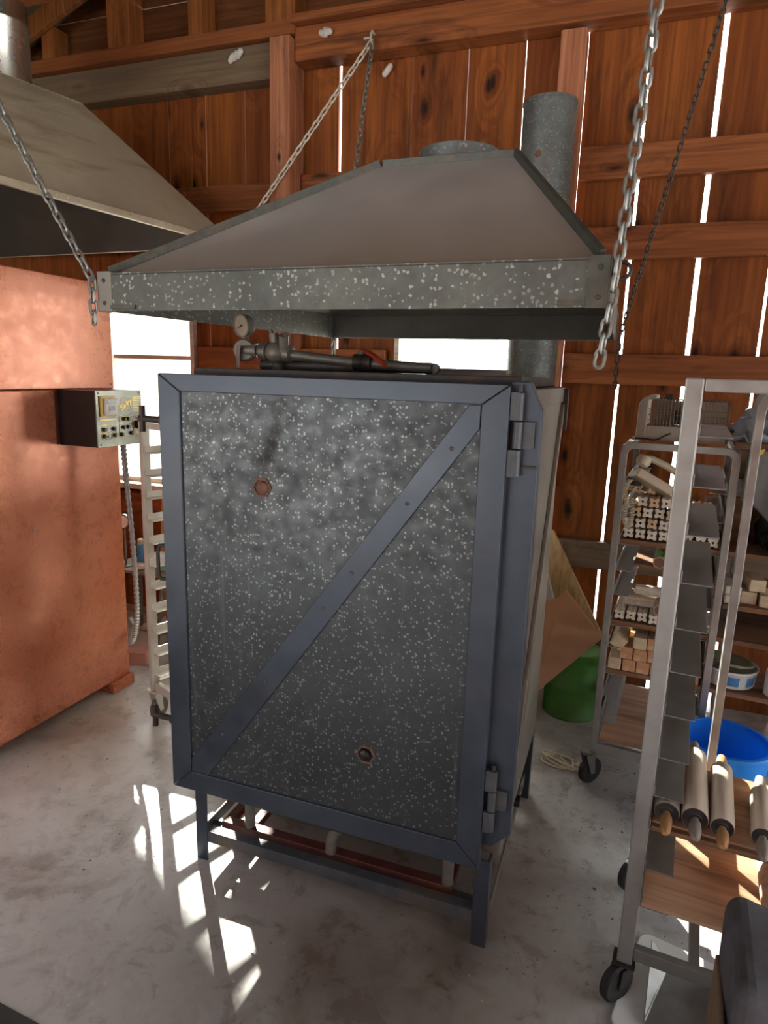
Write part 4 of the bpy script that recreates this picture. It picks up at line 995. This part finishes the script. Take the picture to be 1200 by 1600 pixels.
# crumpled plastic and brown board on the rack top
t = MB().box(-.10, .30, 0, .3, 0, .02).build('brown_board', M['plank'], None, .002); t.location = LB(.456, .14, 1.3885); t.rotation_euler = (0, 0, TB)
t.location = LB(.46, .02, 1.3885)
tag(t, 'brown board on the rack top beneath the crumpled plastic sheet', 'board')
MB().box(.02, .28, .02, .28, -.010, -.0005).build('batten', M['plank'], t)
def crumple(name, m, x0, x1, y0, y1, z0, z1, seed, n=16, thick=None):
    rnd = random.Random(seed); vs = []; fs = []
    for i in range(n+1):
        for j in range(n+1):
            u, v = i/n, j/n
            e_ = (1-abs(2*u-1)**3)*(1-abs(2*v-1)**3)
            z = z0 + (z1-z0)*(.18 + .82*e_) * (.65+.35*math.sin(7*u+3*v+seed)*math.cos(9*v-4*u))
            vs.append((x0+(x1-x0)*u+rnd.uniform(-1, 1)*.5*(x1-x0)/n, y0+(y1-y0)*v+rnd.uniform(-1, 1)*.5*(y1-y0)/n, max(z0, z+rnd.uniform(-1, 1)*.14*(z1-z0))))
    for i in range(n):
        for j in range(n):
            a_ = i*(n+1)+j; fs.append((a_, a_+1, a_+n+2, a_+n+1))
    mb = MB(); mb.add(vs, fs, True); o = mb.build(name, m)
    s_ = o.modifiers.new('s', 'SOLIDIFY'); s_.thickness = .004; s_.offset = 1
    return o
o = crumple('plastic_sheet', M['tarp'], -.125, .28, -.04, .32, 0, .165, 3, 18); o.location = LB(.475, .03, 1.4095); o.rotation_euler = (0, 0, TB)
tag(o, 'crumpled grey plastic sheeting heaped on the rack top at the right edge', 'plastic sheet')
o = crumple('plastic_bag', M['bag'], -.05, .28, -.02, .30, 0, .34, 11, 14); o.location = LB(.53, .02, S1+.0005); o.rotation_euler = (0, 0, TB)
tag(o, 'black plastic bag slumped on the upper shelf at the right edge', 'bag')
cg = MB(); n = 12; vs = []; fs = []
for i in range(n+1):
    for j in range(n+1):
        u, v = i/n, j/n
        vs.append((.0+.22*u, -.012-.016*math.sin(u*9+v*2)-.02*v, .0-.30*v*(.55+.45*u)+.01*math.sin(11*u)))
for i in range(n):
    for j in range(n): a_ = i*(n+1)+j; fs.append((a_, a_+1, a_+n+2, a_+n+1))
cg.add(vs, fs, True); o = cg.build('grey_cloth', M['cloth']); s_ = o.modifiers.new('s', 'SOLIDIFY'); s_.thickness = .004
o.location = LB(.395, -.03, 1.385); o.rotation_euler = (0, 0, TB)
tag(o, 'dark grey cloth hanging down in front of the black bag at the right edge', 'cloth')
MB().prism([(.005, -.024, -.005), (.05, -.026, .012), (.045, -.027, -.006), (.012, -.026, -.02)], (0, -.003, 0)).build('yellow_strap', M['yellow'], o)

# ------------------------------------------------------------------ bucket, drum, leaning sheets, cord
bk = thing('bucket', 'bright blue plastic bucket with wire bail standing behind the rolling pins', 'bucket', (.425, 2.36, 0))
MB().lathe([(.108, 0), (.112, .004), (.137, .405), (.137, .412), (.131, .412), (.107, .008), (0, .008)], n=44).build('pail', M['blue_plastic'], bk)
MB().lathe([(.1375, .392), (.145, .394), (.147, .405), (.145, .414), (.1325, .4155), (.1315, .4125), (.1375, .4125)], n=44, closed=True).build('rim', M['blue_plastic'], bk)['label'] = 'thick rolled rim'
MB().tube([(.148*math.cos(a_), .148*math.sin(a_)-.0, .388-.16*max(0, math.sin(PI*(a_-PI)/PI))) for a_ in [PI+PI*j/18 for j in range(19)]], .003, 6).build('bail_handle', M['iron'], bk)
dr = thing('drum', 'small green painted metal drum on the floor beneath the leaning sheet', 'drum', (-.13, 3.175, 0))
MB().lathe([(.13, 0), (.133, .004), (.133, .012), (.13, .016), (.13, .15), (.133, .155), (.133, .165), (.13, .17), (.13, .325), (.134, .33), (.134, .338), (.126, .338), (.126, .32), (0, .318)], n=40).build('barrel', M['green'], dr)
MB().lathe([(.122, .3205), (.126, .330), (.0, .331)], n=32).build('drum_lid', M['green'], dr)
o = MB().prism([(-.29, 2.95, .155), (-.015, 2.985, .47), (-.19, 2.99, .665), (-.215, 2.99, .63), (-.285, 2.985, .60)], (.01, .012, 0)).build('card_sheet', M['cardboard'], None, .001)
tag(o, 'torn pinkish-tan hardboard sheet leaning over the green drum', 'hardboard sheet')
o = MB((-.2, 3.35, 0)).prism([(-.40, 3.33, .02), (-.02, 3.33, .36), (-.30, 3.425, .84), (-.40, 3.425, .84)], (.003, .018, 0)).build('plywood_sheet', M['tan_ply'], None, .002)
tag(o, 'tan plywood panel leaning on the back wall behind the hardboard sheet', 'panel')
o = MB((-.3, 3.28, 0)).prism([(-.42, 3.285, .02), (-.275, 3.285, .02), (-.235, 3.292, .437), (-.305, 3.30, .66), (-.42, 3.30, .66)], (.003, .012, 0)).build('white_panel', M['white_plastic'], None, .001)
tag(o, 'white sheet leaning between the kiln and the tan plywood panel', 'panel')
cds = MB((-.13, 2.68, 0)); 
for kq in range(3):
    pts = [Vector((-.13+.07*math.cos(a_*1.0+kq)+.012*math.sin(3*a_+kq), 2.68+.045*math.sin(a_+kq*.4)+.01*math.cos(2*a_), .004+.003*kq+.002*math.sin(3*a_))) for a_ in [2*PI*j/26 for j in range(26)]]
    cds.tube(pts, .004, 6, True)
cds.tube(spline([Vector(v) for v in ((-.06, 2.68, .006), (-.03, 2.66, .005), (-.05, 2.63, .004), (-.02, 2.60, .004))], 8), .004, 6)
tag(cds.build('string_coil', M['cord']), 'loose coil of pale string on the concrete by the back rack wheel', 'string')

# ------------------------------------------------------------------ foreground right: padded block, tray, dustpan
cu = thing('canvas_bundle', 'dark grey canvas-wrapped block with brown edge in the bottom right corner', 'bundle', (.52, 1.24, 0), R(-4))
cm = MB(); nx, nz = 10, 12
cm.box(-.235, .26, -.14, .12, .004, .575)
o = cm.build('canvas_wrap', M['canvas'], cu, .03, 4)
so = o.modifiers.new('sub', 'SUBSURF'); so.subdivision_type = 'SIMPLE'; so.levels = so.render_levels = 4; cu_ = o
tx = bpy.data.textures.new('canvas_lumps', 'CLOUDS'); tx.noise_scale = .16
dm = o.modifiers.new('d', 'DISPLACE'); dm.texture = tx; dm.strength = .035; dm.mid_level = .45
MB().box(-.246, -.236, -.11, .09, .012, .44).build('hessian_edge', M['canvas_edge'], cu, .004)
def rrect(x0, x1, y0, y1, r, n=5):
    p = []
    for cx, cy, a0 in ((x1-r, y1-r, 0), (x0+r, y1-r, PI/2), (x0+r, y0+r, PI), (x1-r, y0+r, 1.5*PI)):
        for j in range(n+1): a_ = a0+PI/2*j/n; p.append((cx+r*math.cos(a_), cy+r*math.sin(a_)))
    return p
tr = thing('plastic_tray', 'white plastic tray lying on the floor under the near rack', 'tray', (.275, 1.665, 0), R(-14))
MB().prism([(x, y, .001) for x, y in rrect(-.13, .17, -.19, .16, .03)], (0, 0, .009)).build('tray_sheet', M['white_plastic'], tr, .003)
dp = thing('dustpan', 'grey sheet-metal dustpan lying on the white tray', 'dustpan', (.265, 1.645, .0115), R(-14))
MB().prism([(-.05, -.12, 0), (.09, -.12, 0), (.075, .09, 0), (-.035, .09, 0)], (0, 0, .002)).build('pan', M['gray_steel'], dp)
for p_ in ([(-.05, -.12, .002), (-.052, -.12, .012), (-.085, .10, .055), (-.035, .09, .002)], [(.09, -.12, .002), (.091, -.12, .012), (.10, .10, .05), (.075, .09, .002)]):
    MB().prism(p_, (.002, 0, 0)).build('side_wall', M['gray_steel'], dp)
MB().tube([(-.01, -.12, .006), (-.02, -.16, .012), (-.03, -.21, .014)], .011, 10, sy=.6).build('handle', M['gray_steel'], dp)
mt = thing('floor_mat', 'dark grey mat just entering at the bottom left corner of the floor', 'mat', (-1.7, .7, 0), R(-3))
MB().box(-.6, .475, -.4, .315, .001, .009).build('mat_sheet', M['mat'], mt, .003)

# ------------------------------------------------------------------ behind the red kiln: pale rack, bench, odds and ends
TW = R(-20); oW = (-1.92, 2.31); LW = rot5(oW, TW)
Wr = thing('tray_rack', 'pale sunlit tray rack between the red kiln and the blue-grey kiln', 'rack', (*oW, 0), TW)
wW, dW = .46, .56
for x in (0, wW):
    for y in (0, dW): MB().box(x-.014, x+.014, y-.018, y+.018, .15, 1.375).build('post', M['alu_sunlit'], Wr, .003)
for x in (0, wW):
    MB().box(x-.012, x+.012, .019, dW-.019, .152, .19).build('bottom_rail', M['alu_sunlit'], Wr, .003); MB().box(x-.012, x+.012, .019, dW-.019, 1.345, 1.372).build('top_rail', M['alu_sunlit'], Wr, .003)
for y in (0, dW):
    MB().box(.015, wW-.015, y-.012, y+.012, .152, .19).build('bottom_rail', M['alu_sunlit'], Wr, .003); MB().box(.015, wW-.015, y-.012, y+.012, 1.345, 1.372).build('top_rail', M['alu_sunlit'], Wr, .003)
for zz in (1.244, 1.145, 1.05, .952, .851, .749, .646, .542, .439, .334, .232):
    slide(Wr, .0145, -.01, dW+.01, zz, .05, 1, 'alu_sunlit')
for x, y in ((0, 0), (wW, 0), (0, dW), (wW, dW)): caster(Wr, x, y, .149, .05, 1.8, 'alu_sunlit')

tb = thing('small_bench', 'low bench on bent tube legs behind the red kiln', 'bench', (-2.56, 3.07, 0))
MB().prism([(x, y, .44) for x, y in rrect(-.2, .22, -.13, .14, .03)], (0, 0, .018)).build('bench_top', M['gray_wood'], tb, .002)
for x in (-.13, .15):
    MB().tube(spline([Vector(v) for v in ((x-.03, -.10, .012), (x-.01, -.09, .2), (x, -.07, .40), (x, 0, .428), (x, .07, .40), (x-.01, .09, .2), (x-.03, .10, .012))], 6), .011, 8).build('leg', M['pipe_gray'], tb)
MB().cyl((-.14, -.09, .2), (.14, -.09, .2), .008, n=8).build('stretcher', M['pipe_gray'], tb)
t = thing('turntable', 'grey-topped turntable with teal body on the low bench', 'turntable', (-2.44, 3.05, .4585))
MB().lathe([(.06, 0), (.065, .004), (.055, .05), (.03, .055), (.03, .07)], n=28).build('turntable_base', M['teal'], t); MB().lathe([(.03, .0705), (.085, .0705), (.088, .075), (.086, .082), (0, .084)], n=32).build('turntable_disc', M['pipe_gray'], t)
t = thing('blue_canister', 'slim blue canister with pale cap on the low bench', 'canister', (-2.585, 3.04, .4585))
MB().lathe([(.021, 0), (.023, .003), (.023, .125), (.018, .135), (0, .135)], n=20).build('canister', M['sky_blue'], t); MB().lathe([(.017, .1355), (.017, .16), (.012, .165), (0, .165)], n=16).build('cap', M['cream'], t)
cw = MB((-2.555, 3.0, .46))
for kq in range(3): cw.tube([(-2.555+.032*math.cos(a_)+.003*kq, 2.985+.022*math.sin(a_)-.003*kq, .470+.009*kq) for a_ in [2*PI*j/18 for j in range(18)]], .0055, 6, True)
tag(cw.build('hose_coil', M['white_plastic']), 'small white hose coil beside the blue canister', 'hose')
t = thing('gauge_stand', 'round black-rimmed gauge on a thin stand at the edge of the red kiln', 'gauge', (-2.66, 3.0, .4585))
MB().lathe([(.03, 0), (.03, .006), (.006, .01), (.006, .235)], n=16).build('stand', M['pipe_gray'], t)
MB().lathe([(.038, -.015), (.042, -.012), (.042, .014), (.037, .016), (.037, .012)], (0, -.008, .270), (.35, -1, .05), 26).build('gauge_case', M['black'], t); MB().lathe([(.0365, .0125), (.0, .0128)], (0, -.008, .270), (.35, -1, .05), 24).build('dial', M['white_plastic'], t)
o = MB((-2.65, 3.35, 0)).prism([(-2.74, 3.36, .005), (-2.58, 3.36, .005), (-2.575, 3.435, .86), (-2.735, 3.435, .86)], (0, .014, .0)).build('leaning_board', M['tan_ply'], None, .002)
tag(o, 'pale brown board leaning under the left window', 'board')
o = crumple('crumpled_paper', M['paper'], -.10, .12, -.08, .08, 0, .07, 5, 9); o.location = (-2.62, 3.22, .004); tag(o, 'crumpled pale paper on the floor under the low bench', 'paper')
o = MB().box(-.07, .07, -.05, .05, 0, .07).build('pink_block', M['pink'], None, .004); o.location = (-2.42, 2.78, .001); o.rotation_euler = (0, 0, .3); tag(o, 'dusty pink block on the floor behind the foot of the red kiln', 'block')
o = MB().box(-.09, .16, -.04, .04, 0, .03).build('floor_lath', M['gray_wood'], None, .003); o.location = (-2.32, 2.98, .001); o.rotation_euler = (0, 0, -.2); tag(o, 'short grey wooden slat on the floor behind the red kiln', 'slat')

# dirt nobody could count
rnd = random.Random(5)
def crumbs(name, label, m, n, area, smin, smax):
    mb = MB()
    for _ in range(n):
        x0, x1, y0, y1 = area[rnd.randrange(len(area))]; x, y = rnd.uniform(x0, x1), rnd.uniform(y0, y1); s_ = rnd.uniform(smin, smax)*rnd.random()**1.5 + smin
        pts = [Vector((x, y, .0005)) + Vector((rnd.uniform(-1, 1)*s_, rnd.uniform(-1, 1)*s_, 0)) for _ in range(3)] + [Vector((x, y, s_*.6))]
        mb.add(pts, [(0, 1, 2), (0, 1, 3), (1, 2, 3), (2, 0, 3)])
    return tag(mb.build(name, m), label, 'dirt', None, 'stuff')
crumbs('floor_dirt', 'dark dirt crumbs scattered on the concrete floor', M['dust'], 900, [(-.2, .35, 2.3, 2.95), (0, .5, 2.5, 3.3), (-.2, .1, 1.6, 2.4), (-.9, 0, 1.1, 1.8), (-2.3, -1.4, 1.3, 3.0), (-2.4, -2.0, 2.3, 3.2), (.1, .45, 1.5, 1.9)], .002, .008)
crumbs('floor_grit', 'pale grit specks scattered on the concrete floor', M['grit'], 500, [(-.2, .35, 2.3, 2.95), (-1.3, .1, 1.0, 2.2), (-2.0, -1.2, 1.0, 2.3)], .0015, .005)

# ------------------------------------------------------------------ light
sun = bpy.data.lights.new('sun', 'SUN'); sun.energy = 40; sun.angle = R(.6); sun.color = (1, .95, .86)
so = bpy.data.objects.new('sun', sun); COL.objects.link(so)
sd = Vector((.66, -.757, -.43)).normalized(); so.rotation_euler = sd.to_track_quat('-Z', 'Y').to_euler(); so.location = (-5, 8, 6)
W = bpy.data.worlds.new('sky'); S.world = W; W.use_nodes = True; nt = W.node_tree; nt.nodes.clear(); k = N(nt)
o = k.n('ShaderNodeOutputWorld'); bg = k.n('ShaderNodeBackground'); k.l(bg.outputs[0], o.inputs[0])
X = k.xyz(k.coord('Generated'))
k.l(k.mix(k.maprange(X[1], -.5, .6), (.80, .88, 1.0), (1.0, .98, .95)), bg.inputs[0])
k.l(k.maprange(X[1], -.4, .5, .85, 9.0), bg.inputs[1])

# ------------------------------------------------------------------ camera
cam = bpy.data.cameras.new('camera'); cam.sensor_fit = 'VERTICAL'; cam.sensor_height = 36; cam.lens = 1038.1/1600*36; cam.clip_start = .02
co = bpy.data.objects.new('camera', cam); COL.objects.link(co)
yw, pt, rl = .34402, .204634, .0303622
f = Vector((-math.sin(yw)*math.cos(pt), math.cos(yw)*math.cos(pt), -math.sin(pt))); r0 = Vector((math.cos(yw), math.sin(yw), 0)); u0 = r0.cross(f)
r2 = r0*math.cos(rl)+u0*math.sin(rl); u2 = u0*math.cos(rl)-r0*math.sin(rl)
co.matrix_world = Matrix(((r2.x, u2.x, -f.x, 0), (r2.y, u2.y, -f.y, 0), (r2.z, u2.z, -f.z, 1.6), (0, 0, 0, 1)))
S.camera = co
S.view_settings.view_transform = 'Standard'; S.view_settings.look = 'None'; S.view_settings.exposure = 0.4
S.cycles.use_denoising = True; S.cycles.max_bounces = 10; S.cycles.diffuse_bounces = 5; S.cycles.sample_clamp_indirect = 8
